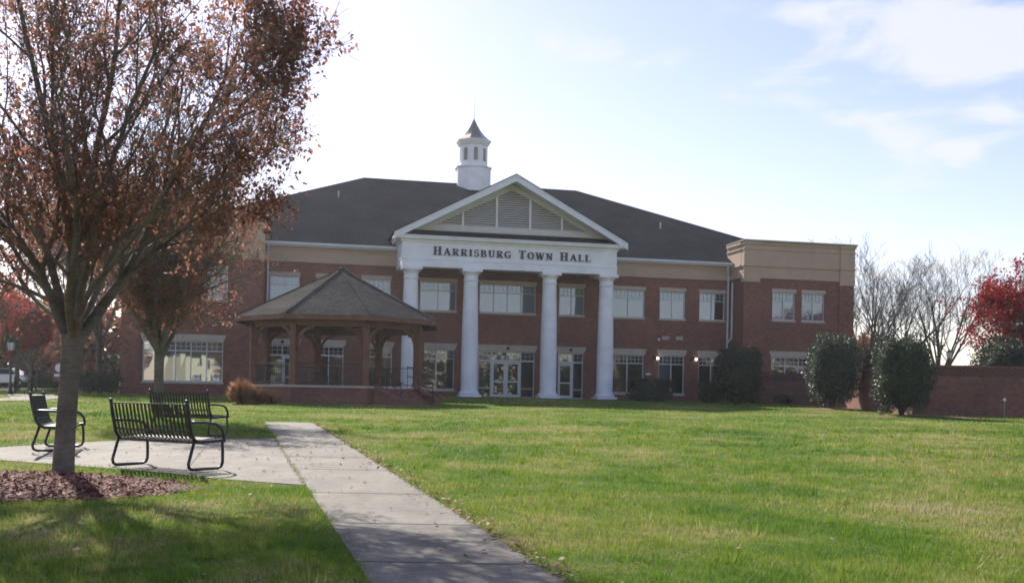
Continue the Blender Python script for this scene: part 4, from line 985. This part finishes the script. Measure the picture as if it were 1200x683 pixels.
for pl, r0, r1 in LIMBS:
    P_ = [PT_(*p) for p in pl]; r0 *= .78; r1 *= .8
    # resample smoothly
    Q = []
    for i in range(len(P_) - 1):
        a = P_[max(0, i-1)]; b = P_[i]; c = P_[i+1]; d = P_[min(len(P_)-1, i+2)]
        for k in range(3):
            t = k / 3; Q.append(.5 * ((2*b) + (c - a) * t + (2*a - 5*b + 4*c - d) * t*t + (3*b - a - 3*c + d) * t**3) + Vector((T.r.gauss(0, .008), T.r.gauss(0, .008), 0)))
    Q.append(P_[-1]); T.branch(Q, r0, r1, 0, cfgB, 10)
tr = T.wood.build('trunk', M['bark'], bt)
np_mesh('crown', T.leaves(40000, .066, .55, .9, .045, 2), 4, M['leafbrown'], bt)

cfgG = dict(max=4, leaf_from=3, kids=[9, 7, 5, 4], t0=[.25, .3, .2, .2], ang=(25, 50), ratio=.62, minlen=.3, up=.22, trop=.07, wob=.10, rmin=.006)
def generic(name, x, y, h, tr_r, fork, spread, seed, label, leafmat=None, nleaf=0, lsz=.09, bark='bark', limbs=7, cfg=None, group=None, lean=(0, 0), spread_l=.05, z0=None, cat='tree', foldo=.35):
    t = Tree(seed); z = gz(x, y) - .05 if z0 is None else z0; e = tree_thing(name, (x, y, z), label, cat, group); cf = cfg or cfgG
    top = Vector((lean[0] * fork, lean[1] * fork, fork)); t.wood.tube([(0, 0, 0), tuple(top * .05 + Vector((0, 0, .05))), tuple(top * .5), tuple(top)], [tr_r * 1.35, tr_r * 1.05, tr_r * .92, tr_r * .95], 9, cap=False)
    for k in range(limbs):
        az = 2 * pi * k / limbs + t.r.uniform(-.3, .3); el = t.r.uniform(.35, 1.0) if k else .1
        d = Vector((cos(az) * spread * el + lean[0], sin(az) * spread * el + lean[1], 1)).normalized()
        ln = (h - fork) / max(.5, d.z) * t.r.uniform(.72, .92); st_ = top - Vector((0, 0, t.r.uniform(0, .18 * fork)))
        pts = t.wander(st_, d, ln, 7, .06, .05); t.branch(pts, tr_r * t.r.uniform(.45, .65), tr_r * .09, 0, cf, 7)
    t.wood.build('trunk', M[bark], e)
    if nleaf: np_mesh('crown', t.leaves(nleaf, lsz, .6, .5, spread_l, seed, foldo), 4, M[leafmat], e)
    return e
cfgM = dict(cfgG, kids=[8, 6, 4, 3], max=4, leaf_from=2)
# second tree of the same kind behind the far bench
generic('autumn_tree', -10.15, 31, 6.7, .145, 1.95, .75, 21, 'smaller tree with brown orange leaves growing behind the far bench', 'leafbrown', 36000, .085, limbs=10, cfg=dict(cfgM, rmin=.006, t0=[.12, .15, .15, .15], ang=(30, 62), ratio=.52, leaf_from=1, up=.1), spread_l=.11)
# red maples and brown woods at the far left
generic('red_maple', -31.2, 68, 4.8, .15, 1.8, .9, 31, 'bright red maple behind the lamp post, farthest left of the red trees', 'leafred', 9000, .22, limbs=8, cfg=cfgM, group='red maples beyond the lawn', spread_l=.14)
generic('red_maple', -28.6, 64, 4.7, .13, 1.6, .9, 32, 'bright red maple just left of the big trunk, by the dark fence', 'leafred', 9000, .2, limbs=8, cfg=cfgM, group='red maples beyond the lawn', spread_l=.14)
generic('red_maple', -39.5, 80, 7.5, .16, 2.2, .9, 33, 'red orange maple at the left edge behind the parked car', 'leafred', 7000, .26, limbs=7, cfg=cfgM, group='red maples beyond the lawn', spread_l=.18)
for i, (x, y, h, s_, lb) in enumerate([(-27.6, 72, 12.5, 41, 'dark trunked tree with brown leaves, nearest the left end of the brick wing'), (-30.4, 76, 13.5, 42, 'tall dull brown tree standing behind the round hedge'),
                                       (-34.5, 84, 13, 43, 'tall dull brown tree rising behind the red maples'), (-25.9, 82, 12, 44, 'dull brown tree tucked behind the corner of the brick wing')]):
    generic('woodland_tree', x, y, h, .2, 3.4, .55, s_, lb, 'leafbrown2', 9000, .22, limbs=7, cfg=cfgM, group='brown trees behind the left wing', spread_l=.15)
# bare trees at the right, beyond the garden wall
cfgN = dict(max=4, leaf_from=9, kids=[6, 5, 4, 2], t0=[.2, .2, .2, .1], ang=(24, 52), ratio=.6, minlen=.4, up=.25, trop=.06, wob=.11, rmin=.0085)
generic('bare_tree', 25.0, 78, 9.0, .2, 2.2, 1.25, 51, 'bare grey tree standing against the right end of the hall', limbs=8, cfg=cfgN, bark='bark2', group='bare trees beyond the garden wall', lean=(.12, 0))
generic('bare_tree', 28.3, 80, 9.2, .2, 2.6, 1.1, 52, 'bare upright grey tree, middle one of the three behind the wall', limbs=8, cfg=cfgN, bark='bark2', group='bare trees beyond the garden wall')
generic('bare_tree', 31.2, 80, 9.2, .22, 2.0, 1.35, 53, 'bare grey tree leaning right, nearest the crimson tree', limbs=9, cfg=cfgN, bark='bark2', group='bare trees beyond the garden wall', lean=(.22, 0))
generic('crimson_tree', 28.9, 60, 6.4, .17, 1.0, .85, 61, 'tree with crimson leaves at the right edge behind the garden wall', 'leafcrimson', 26000, .17, limbs=10, cfg=cfgM, spread_l=.13)

def wood_mass(name, x0, x1, y, h, n, sz, mat_, label, seed, z0=1.2, dep=9, gap=.0):
    rg_ = np.random.default_rng(seed); x = rg_.uniform(x0, x1, n); hh = h * (.72 + .16 * np.sin(x * .35 + seed) + .1 * np.sin(x * .93 + 2) + .06 * np.sin(x * 2.1)); z = z0 + hh * rg_.uniform(0, 1, n) ** .75
    C_ = np.stack([x, y + rg_.uniform(-dep, dep, n) / 2, z], 1); d = rg_.normal(0, 1, (n, 3)); d /= np.linalg.norm(d, axis=1)[:, None]; u = np.cross(d, rg_.normal(0, 1, (n, 3))); u /= np.linalg.norm(u, axis=1)[:, None]; l = (sz * rg_.uniform(.5, 1.4, n))[:, None]
    tag(np_mesh(name, np.stack([C_ - d*l*.5, C_ - u*l*.35, C_ + d*l*.5, C_ + u*l*.35], 1).reshape(-1, 3), 4, M[mat_]), label, 'woods', kind='stuff')
wood_mass('far_woods', -75, -14, 104, 10.5, 17000, .85, 'leafbrown2', 'far brown woods closing the view beyond the left wing', 1, dep=14)
wood_mass('low_thicket', -33, -24, 90, 4.0, 2600, .5, 'leafgreen', 'dark low thicket under the brown trees beside the left wing', 2)
wood_mass('mirrored_woods', 24, 190, -82, 13.5, 15000, 1.1, 'leafgreen', 'autumn woods mirrored in the ground floor windows of the hall', 3, z0=-2)
# hazy far woods: single distant trees on the right horizon
for i, (px, s_, lb) in enumerate([(1008, 71, 'pale far tree in the gap left of the taller holly'), (1022, 72, 'pale far tree seen just over the wall beside the dark shrub')]):
    Y = 110; p = at(px, 440, Y); generic('distant_tree', p.x, Y, 6.2, .14, 1.5, .8, s_, lb, 'leaftan', 2500, .3, limbs=6, cfg=cfgM, bark='bark2', group='far pale trees', spread_l=.2)

# ------------------------------------------------------------------ shrubs
def shrub(name, x, y, w_, h, label, mat_='leafholly', n=14000, lsz=.09, seed=1, cat='shrub', group=None, bottom=.12, boxy=2.0, stems=True, z0=None, dep=None, rag=.13):
    rg = np.random.default_rng(seed); z = gz(x, y) - .02 if z0 is None else z0
    e = empty(name, (x, y, z), 0, label, cat, group)
    d = rg.normal(0, 1, (n, 3)); d /= np.linalg.norm(d, axis=1)[:, None]
    d2 = np.sign(d) * np.abs(d) ** (2 / boxy); d2 /= (np.abs(d2) ** boxy).sum(1)[:, None] ** (1 / boxy)
    lump = 1 + rag * (np.sin(d[:, 0] * 5 + seed) * np.sin(d[:, 1] * 4 + 1) + .7 * np.sin(d[:, 2] * 7 + seed * 2) * np.sin(d[:, 0] * 9)) + rag * .5 * np.sin(d[:, 0] * 17 + 3) * np.sin(d[:, 2] * 19 + seed)
    r = 1 - np.abs(rg.normal(0, .13, n)); sp = rg.uniform(0, 1, n) < .012; r = np.where(sp, r + .09, r)
    hz = h * (1 - bottom) / 2; dep = dep or w_
    C_ = d2 * (r * lump)[:, None] * np.array([w_/2, dep/2, hz]); C_[:, 2] += h - hz; C_[:, 2] = np.maximum(C_[:, 2], .05)
    dr = d * .8 + rg.normal(0, .7, (n, 3)); dr /= np.linalg.norm(dr, axis=1)[:, None]
    u = np.cross(dr, rg.normal(0, 1, (n, 3))); u /= np.linalg.norm(u, axis=1)[:, None]; l = (lsz * rg.uniform(.6, 1.3, n))[:, None]
    V = np.stack([C_ - dr * l * .5, C_ - u * l * .28, C_ + dr * l * .5, C_ + u * l * .28], 1).reshape(-1, 3)
    np_mesh('foliage', V, 4, M[mat_], e)
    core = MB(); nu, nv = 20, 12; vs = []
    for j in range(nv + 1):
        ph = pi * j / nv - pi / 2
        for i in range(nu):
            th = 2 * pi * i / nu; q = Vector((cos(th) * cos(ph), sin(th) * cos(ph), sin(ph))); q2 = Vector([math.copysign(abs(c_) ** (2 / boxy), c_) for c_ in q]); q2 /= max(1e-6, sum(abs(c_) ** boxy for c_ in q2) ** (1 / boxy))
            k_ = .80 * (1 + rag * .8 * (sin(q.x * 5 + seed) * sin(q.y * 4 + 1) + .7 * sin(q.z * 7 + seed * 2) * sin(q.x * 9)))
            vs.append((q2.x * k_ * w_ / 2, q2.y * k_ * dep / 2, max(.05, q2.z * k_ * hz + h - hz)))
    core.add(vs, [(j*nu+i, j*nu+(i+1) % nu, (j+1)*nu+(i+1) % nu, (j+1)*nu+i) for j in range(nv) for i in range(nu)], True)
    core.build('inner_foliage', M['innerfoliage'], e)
    s_ = MB(); rr = random.Random(seed)
    for k in range(6 if stems else 3):
        a = rr.uniform(0, 6.28); q = w_ * .22; s_.tube([(.06 * cos(a), .06 * sin(a), 0), (q * .5 * cos(a), q * .5 * sin(a), h * .35), (q * cos(a), q * sin(a), h * .75)], [.045, .03, .012], 6, cap=False)
    s_.build('stem', M['bark'], e)
    return e
p = at(975, 470, 56); shrub('holly_bush', p.x, 56, 2.85, 3.95, 'large rounded holly bush left of the taller one, against the right wing', n=17000, seed=3, group='holly bushes by the garden wall', bottom=.06, boxy=2.4)
p = at(1057, 470, 45.6); shrub('holly_bush', p.x, 45.6, 2.6, 3.5, 'large rounded holly bush in front of the long wall, the closer of the two', n=19000, lsz=.08, seed=4, group='holly bushes by the garden wall', bottom=.05, boxy=2.3)
p = at(866, 470, 65.2); shrub('evergreen_bush', p.x, 65.2, 2.8, 3.45, 'tall dark evergreen in the shade at the inner corner of the right wing', 'leafgreen', n=13000, lsz=.11, seed=5, bottom=.02, boxy=2.8)
p = at(762, 470, 64.3); shrub('evergreen_hedge', p.x, 64.3, 2.75, 1.42, 'low dark clipped hedge beneath the window right of the portico', 'leafgreen', n=8000, lsz=.08, seed=6, bottom=.02, boxy=4, dep=1.2, rag=.05)
p = at(832, 470, 65.3); shrub('evergreen_hedge', p.x, 65.3, 1.4, 1.35, 'small dark hedge between the clipped hedge and the tall evergreen', 'leafgreen', n=4500, lsz=.08, seed=7, bottom=.02, boxy=3, rag=.08)
p = at(917, 470, 64.5); shrub('low_shrub', p.x, 64.5, 1.1, .6, 'tiny dark shrub low against the wing beside the holly', 'leafgreen', n=2500, lsz=.07, seed=8)
p = at(1185, 430, 53); shrub('evergreen_bush', p.x, 53, 3.9, 3.75, 'broad dark evergreen rising behind the long garden wall', 'leafgreen', n=14000, lsz=.11, seed=9, boxy=2.3)
p = at(1024, 430, 60); shrub('evergreen_bush', p.x, 60, 1.3, 3.2, 'narrow dark evergreen peeking over the wall between the two hollies', 'leafgreen', n=5000, lsz=.1, seed=10)
p = at(117, 460, 60); shrub('evergreen_hedge', p.x, 60, 2.1, 1.2, 'rounded green hedge just right of the big trunk, by the left wing', 'leafgreen', n=6000, lsz=.09, seed=12, boxy=3)
p = at(62, 460, 66); shrub('evergreen_hedge', p.x, 66.5, 3.4, 1.3, 'dark hedge under the red maples behind the fence', 'leafgreen', n=6000, lsz=.1, seed=13, boxy=3.5)
# dry ornamental grasses
def tussock(px, py, Y, h, w_, label, n, seed):
    rg = np.random.default_rng(seed); p = at(px, py, Y); e = empty('ornamental_grass', (p.x, Y, gz(p.x, Y)), 0, label, 'ornamental grass', 'dry grasses by the gazebo')
    for nm, k, hs in (('stem', n, 1.0),):
        az = rg.uniform(0, 6.28, k); r0 = rg.uniform(0, w_ * .18, k); r1 = r0 + rg.uniform(.05, 1.15, k) ** 1.3 * w_ * .55; hh = h * rg.uniform(.35, 1.2, k) * (1 - .45 * (r1 / w_)); wd = rg.uniform(.006, .013, k) * (1 + 0 * az); th = rg.uniform(0, 3.14, k)
        B = np.stack([r0 * np.cos(az), r0 * np.sin(az), 0 * az], 1); Mid = np.stack([(r0*.6 + r1*.4) * np.cos(az), (r0*.6 + r1*.4) * np.sin(az), hh * .65], 1); Tp = np.stack([r1 * np.cos(az), r1 * np.sin(az), hh], 1)
        s_ = np.stack([np.cos(th) * wd, np.sin(th) * wd, 0 * wd], 1)
        np_mesh('foliage', np.stack([B - s_*.5, B + s_*.5, Mid + s_, Tp], 1).reshape(-1, 3), 4, M['leaftan'], e)
tussock(283, 470, 46.0, 1.15, .95, 'tallest tuft of dry tan grass left of the gazebo', 520, 1); tussock(301, 470, 46.3, .85, .8, 'middle tuft of dry russet grass left of the gazebo base', 380, 2)
tussock(318, 470, 46.5, .55, .9, 'lowest tuft of dry pale grass against the gazebo base', 320, 3); tussock(508, 470, 50.5, .6, .8, 'dry yellow grass tuft beside the gazebo stairs', 400, 4)
mb = MB()
for cx_, cy_, a_, b_ in ((at(300, 470, 46)[0], 46.2, 1.3, .7), (at(975, 470, 55)[0], 55, 2.3, 1.6), (at(1057, 470, 45.4)[0] + .4, 45.2, 2.8, 1.2)):
    mb.add([(cx_, cy_, gz(cx_, cy_) + .1)] + [(cx_ + a_ * cos(k * pi / 12), cy_ + b_ * sin(k * pi / 12), gz(cx_ + a_ * cos(k * pi / 12), cy_ + b_ * sin(k * pi / 12)) + .012) for k in range(24)], [(0, 1 + k, 1 + (k + 1) % 24) for k in range(24)], True)
tag(mb.build('planting_bed', plain('pine_straw', (.16, .075, .045), .95, .35, 9, .6)), kind='structure')

# ------------------------------------------------------------------ garden wall
gw = empty('garden_wall', (0, 0, 0), 0, 'long brick garden wall with a top band of voids painted dark running off to the right', 'wall')
WP = [(15.75, 67.9), (18.5, 66.0), (18.0, 48.3), (34, 48.7), (60, 49.5)]; WT = 3.17
def wallrun(mb_, pts, w_, z0f, z1):
    for (x0, y0), (x1, y1) in zip(pts[:-1], pts[1:]):
        a = Vector((x0, y0, 0)); b = Vector((x1, y1, 0)); t_ = (b - a).normalized(); s_ = Vector((-t_.y, t_.x, 0)) * w_ / 2; a = a - t_ * (w_/2 - .004); b = b + t_ * (w_/2 - .007) * 0
        mb_.prism([(q.x, q.y, z0f) for q in (a - s_, b - s_, b + s_, a + s_)], (0, 0, z1 - z0f))
mb = MB(); wallrun(mb, WP, .3, .3, WT - .5); mb.build('wall', M['wallbrick'], gw)
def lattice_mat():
    m, t, b = mat_base('painted_void_brick'); tc, vec, sp = wall_vec(t)
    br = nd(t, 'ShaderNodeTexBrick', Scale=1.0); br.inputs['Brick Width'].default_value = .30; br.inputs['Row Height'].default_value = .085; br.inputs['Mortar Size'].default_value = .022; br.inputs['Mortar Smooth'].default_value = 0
    br.inputs['Color1'].default_value = (.25, .10, .09, 1); br.inputs['Color2'].default_value = (.19, .08, .07, 1); br.inputs['Mortar'].default_value = (.07, .04, .035, 1)  # joints painted dark to imitate shaded voids; no holes are cut
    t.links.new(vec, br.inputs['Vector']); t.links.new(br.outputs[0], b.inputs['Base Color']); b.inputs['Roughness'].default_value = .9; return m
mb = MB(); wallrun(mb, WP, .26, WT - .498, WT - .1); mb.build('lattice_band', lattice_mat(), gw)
mb = MB(); wallrun(mb, WP, .36, WT - .098, WT); mb.build('coping', M['wallbrick'], gw)

# ------------------------------------------------------------------ lamps, sign, fence, car, far buildings
def lamp_post(x, y, h, label, group, z0=None):
    e = empty('lamp_post', (x, y, gz(x, y) if z0 is None else z0), 0, label, 'lamp post', group)
    m_ = MB(); m_.lathe((0, 0, 0), [(.16, 0), (.16, .12), (.1, .2), (.09, .55), (.06, .65), (.05, h - .75), (.07, h - .7), (.07, h - .62)], 10); m_.build('post', M['blackmetal'], e)
    m_ = MB(); m_.lathe((0, 0, h - .62), [(.09, 0), (.15, .03), (.15, .05)], 6, False); m_.lathe((0, 0, h - .16), [(.24, 0), (.2, .05), (.06, .16), (.02, .26)], 6, False)
    for k in range(6): a = pi / 3 * (k + .5); m_.tube([(.145 * cos(a), .145 * sin(a), h - .58), (.215 * cos(a), .215 * sin(a), h - .15)], .01, 4)
    m_.build('lantern', M['blackmetal'], e)
    m_ = MB(); m_.lathe((0, 0, h - .57), [(.13, 0), (.2, .41)], 6, False); m_.build('lamp_glass', plain('frosted_glass', (.7, .72, .7), .3, .05), e)
    return e
lp = at(12, 462, 56); lamp_post(lp.x, 56, 2.85, 'black lamp post carrying a wreath at the left edge', None)
wr = empty('wreath', tuple(at(12, 405, 55.86)), 0, 'round green wreath hung on the lamp post', 'wreath'); rg = np.random.default_rng(3)
n = 5200; a = rg.uniform(0, 6.28, n); b = rg.uniform(0, 6.28, n); r = .10 * np.sqrt(rg.uniform(0.3, 1.2, n))
C_ = np.stack([(.40 + r * np.cos(b)) * np.cos(a), r * np.sin(b), (.40 + r * np.cos(b)) * np.sin(a)], 1)
d = rg.normal(0, 1, (n, 3)); d /= np.linalg.norm(d, axis=1)[:, None]; u = np.cross(d, rg.normal(0, 1, (n, 3))); u /= np.linalg.norm(u, axis=1)[:, None]
np_mesh('foliage', np.stack([C_ - u*.01, C_ + d*.06, C_ + u*.01], 1).reshape(-1, 3), 3, M['leafgreen'], wr)
mb = MB()
for s_ in (-1, 1):
    mb.tube([(0, -.1, -.36), (s_ * .1, -.13, -.28), (s_ * .17, -.12, -.36), (s_ * .1, -.11, -.42), (0, -.1, -.37)], [.02, .035, .035, .03, .015], 6); mb.tube([(0, -.1, -.38), (s_ * .07, -.11, -.6)], [.02, .03], 5)
mb.build('bow', plain('red_ribbon', (.4, .02, .02), .5, .1), wr)
p = at(1112, 430, 74); lamp_post(p.x, 74, 3.75, 'black lantern head showing above the garden wall, near the crimson tree', 'lamps beyond the garden wall')
p = at(1101, 430, 84)
e = empty('street_light', (p.x, 84, gz(p.x, 84)), 0, 'thin grey street light with a flat head beyond the garden wall', 'street light')
mb = MB(); mb.tube([(0, 0, 0), (0, 0, 4.5)], .05, 6); mb.build('pole', M['stone'], e); mb = MB(); mb.prism([(-.3, -.1, 4.5), (.35, -.1, 4.5), (.35, .1, 4.5), (-.3, .1, 4.5)], (0, 0, .12)); mb.build('lamp_head', M['blackmetal'], e)
p = at(1177, 480, 46.5); e = empty('garden_light', (p.x, 46.5, gz(p.x, 46.5)), 0, 'slim stake with a small pale head in front of the long wall', 'garden light')
mb = MB(); mb.tube([(0, 0, 0), (0, 0, .75)], .015, 6); mb.build('stake', M['stone'], e); mb = MB(); mb.lathe((0, 0, .7), [(.04, 0), (.07, .05), (.07, .1), (.02, .15)], 8); mb.build('lamp_head', M['gutter'], e)
# red and white sign
p = at(70, 435, 61); e = empty('sign', (p.x, 61, gz(p.x, 61)), 0, 'small dark sign with a pale round mark on a red ground beside the trunk', 'sign')
zc = p.z - e.location.z
mb = MB(); mb.tube([(0, 0, 0), (0, 0, zc + .5)], .035, 6); mb.build('post', M['blackmetal'], e)
mb = MB(); mb.box(-.36, .36, -.07, -.037, zc - .55, zc + .55); pn_ = mb.build('panel', plain('sign_red', (.22, .03, .03), .5, .1), e)
mb = MB(); mb.prism([(.24 * cos(k * pi / 10), -.072, zc + .2 + .24 * sin(k * pi / 10)) for k in range(20)], (0, -.008, 0)); mb.box(-.28, .28, -.08, -.072, zc - .3, zc - .14); mb.build('mark', M['white'], pn_)
# dark picket fence
p0, p1 = at(42, 462, 62), at(74, 462, 62); fe = empty('metal_fence', (p0.x, 62, gz(p0.x, 62)), 0, 'black metal picket fence in front of the dark hedge under the red maples', 'fence')
ln = p1.x - p0.x + 1.2; mb = MB()
for z in (.15, 1.1): mb.box(0, ln, -.015, .015, z - .02, z + .02)
for k in range(int(ln / .11)): mb.box(k * .11, k * .11 + .02, -.01, .01, .03, 1.25)
mb.build('picket_panel', M['blackmetal'], fe)
for k in range(3): mb = MB(); mb.box(k * ln / 2 - .04, k * ln / 2 + .04, -.04, .04, 0, 1.35); mb.build('post', M['blackmetal'], fe)
# bollards by the far path
for k, (px, lb) in enumerate([(18, 'slim black bollard right beside the wreathed lamp post'), (37, 'slim black bollard left of the picket fence')]):
    p = at(px, 460, 58); e = empty('bollard', (p.x, 58, gz(p.x, 58)), 0, lb, 'bollard', 'bollards on the far lawn edge'); mb = MB(); mb.lathe((0, 0, 0), [(.07, 0), (.07, .8), (.085, .82), (.085, .9), (.03, .96)], 10); mb.build('post', M['blackmetal'], e)
# parked car far left
p = at(3, 458, 80); car = empty('parked_car', (p.x, 80.2, gz(p.x, 80) + .03), radians(4), 'silver white car parked on the far road at the left edge', 'car')
prof = [(-2.1, .35), (-2.15, .62), (-2.0, .82), (-1.2, .92), (-.55, 1.38), (.7, 1.42), (1.45, 1.0), (2.0, .92), (2.15, .7), (2.12, .35)]
mb = MB(); secs = [(-.86, .9, .97), (-.8, 1, 1), (.8, 1, 1), (.86, .9, .97)]
nP = len(prof); vs = []
for yy, sx, sz in secs: vs += [(x * sx if 0 else x, yy * (1 - .16 * max(0, z - .9) / .5), z * sz) for x, z in prof]
fs = [(i*nP+k, i*nP+(k+1) % nP, (i+1)*nP+(k+1) % nP, (i+1)*nP+k) for i in range(3) for k in range(nP)] + [tuple(range(nP))[::-1], tuple(range(3*nP, 4*nP))]
mb.add(vs, fs); mb.build('body', plain('car_paint', (.55, .57, .6), .25, .02, metal=.3), car)
for s_ in (-1, 1):
    mb = MB(); mb.prism([(-1.05, s_ * .845, .95), (1.25, s_ * .845, .97), (.66, s_ * .755, 1.36), (-.5, s_ * .755, 1.32)], (0, s_ * .012, 0)); mb.build('side_window', M['blackmetal'], car)
    for xw in (-1.35, 1.35):
        mb = MB(); mb.tube([(xw, s_ * .62, .33), (xw, s_ * .885, .33)], .33, 18); wh = mb.build('wheel', plain('tyre', (.03, .03, .03), .8, .1), car); mb = MB(); mb.tube([(xw, s_ * .8, .33), (xw, s_ * .895, .33)], .2, 14); mb.build('rim', M['gutter'], wh)
mb = MB(); mb.box(-2.17, -2.14, -.7, -.42, .6, .72); mb.build('headlight', M['gutter'], car); mb = MB(); mb.box(-2.17, -2.14, .42, .7, .6, .72); mb.build('headlight', M['gutter'], car)

def house(name, x, y, w_, d, h, rz, wallm, label, floors=2, roofh=2.5, bays=5, shutters=True, hip=False, z0=None, group=None, sh=None):
    e = empty(name, (x, y, gz(x, y) if z0 is None else z0), rz, label, 'building', group)
    mb = MB(); mb.box(-w_/2, w_/2, -d/2, d/2, -.5, h); mb.build('wall', wallm, e)
    mb = MB(); o = .4
    if hip: mb.add([(-w_/2-o, -d/2-o, h), (w_/2+o, -d/2-o, h), (w_/2+o, d/2+o, h), (-w_/2-o, d/2+o, h), (-w_/2+d/2, 0, h+roofh), (w_/2-d/2, 0, h+roofh)], [(0,1,5,4),(1,2,5),(2,3,4,5),(3,0,4),(3,2,1,0)])
    else: mb.prism([(-w_/2-o, -d/2-o, h), (-w_/2-o, d/2+o, h), (-w_/2-o, 0, h+roofh)], (w_+2*o, 0, 0))
    mb.build('roof', M['shingle'], e)
    fh = h / floors
    for f in range(floors):
        for b in range(bays):
            xc = -w_/2 + w_ * (b + .5) / bays; z0_ = f * fh + fh * .32; z1_ = z0_ + fh * .5
            for fy in ((d/2 + .001,) if rz == 0 else (-d/2 - .061,)):
                mb = MB(); mb.box(xc - .5, xc + .5, fy, fy + .06, z0_, z1_); wn = mb.build('window', M['white'], e)
                mb = MB(); yy = fy + .075 if fy > 0 else fy - .012
                for q in (0, 1): mb.box(xc - .43, xc + .43, min(yy, yy - .012), max(yy, yy - .012), z0_ + .07 + q * (z1_ - z0_) / 2, z0_ + (q + 1) * (z1_ - z0_) / 2 - .05)
                mb.build('pane', plain('far_glass', (.10, .13, .18), .15, .1), wn)
                if shutters:
                    for s_ in (-1, 1): mb = MB(); mb.box(xc + s_ * .72 - .17, xc + s_ * .72 + .17, fy, fy + .05, z0_, z1_); mb.build('shutter', sh or M['dark'], e)
    return e
p = at(24, 458, 112); house('house', p.x, 112, 9, 8, 6.4, radians(8), plain('grey_siding', (.38, .40, .44), .8, .1), 'pale grey house far off at the left edge beyond the road', 2, 2.2, 3, False)
# across the street behind the camera: seen mirrored in the big window of the left wing
house('apartment_house', 9.2, -78, 20, 12, 9.6, 0, plain('cream_siding', (.55, .52, .40), .8, .06), 'cream clapboard house with dark shutters mirrored in the big left window', 3, 3.4, 6, True, z0=-1.6)
for i, (x, y, h, s_, lb, lm) in enumerate([(-9.5, -60, 9, 81, 'brown tree mirrored at the left of the big window', 'leafbrown2'), (20, -52, 7.5, 82, 'brown tree mirrored at the right of the big window', 'leafbrown'),
        (34, -58, 11, 83, 'orange tree mirrored in the windows beside the gazebo', 'leafbrown'), (47, -50, 11, 84, 'orange tree mirrored in the window left of the doors', 'leafbrown'),
        (62, -56, 10, 85, 'brown tree mirrored in the entrance doors', 'leafbrown2'), (78, -50, 12, 86, 'brown tree mirrored in the side door', 'leafbrown'), (96, -52, 11, 87, 'brown tree mirrored in the window right of the portico', 'leafbrown2')]):
    generic('mirrored_tree', x, y, h, .2, 2.2, .85, s_, lb, 'leafbrown2', 6000, .3, limbs=7, cfg=dict(cfgM, kids=[6, 4, 3, 2]), group='trees seen only as reflections', spread_l=.25)

# ------------------------------------------------------------------ the thin haze added to stand in for the lens's veiling glare
hm = bpy.data.materials.new('veil_haze'); hm.use_nodes = True; t = hm.node_tree; t.nodes.clear(); o_ = nd(t, 'ShaderNodeOutputMaterial'); v_ = nd(t, 'ShaderNodeVolumePrincipled')
v_.inputs['Color'].default_value = (.93, .95, 1, 1); v_.inputs['Density'].default_value = .00030; v_.inputs['Anisotropy'].default_value = .55
t.links.new(v_.outputs[0], o_.inputs['Volume'])
mb = MB(); mb.box(-590, 590, -155, 890, -4.5, 26); tag(mb.build('veil_haze', hm), kind='stuff')
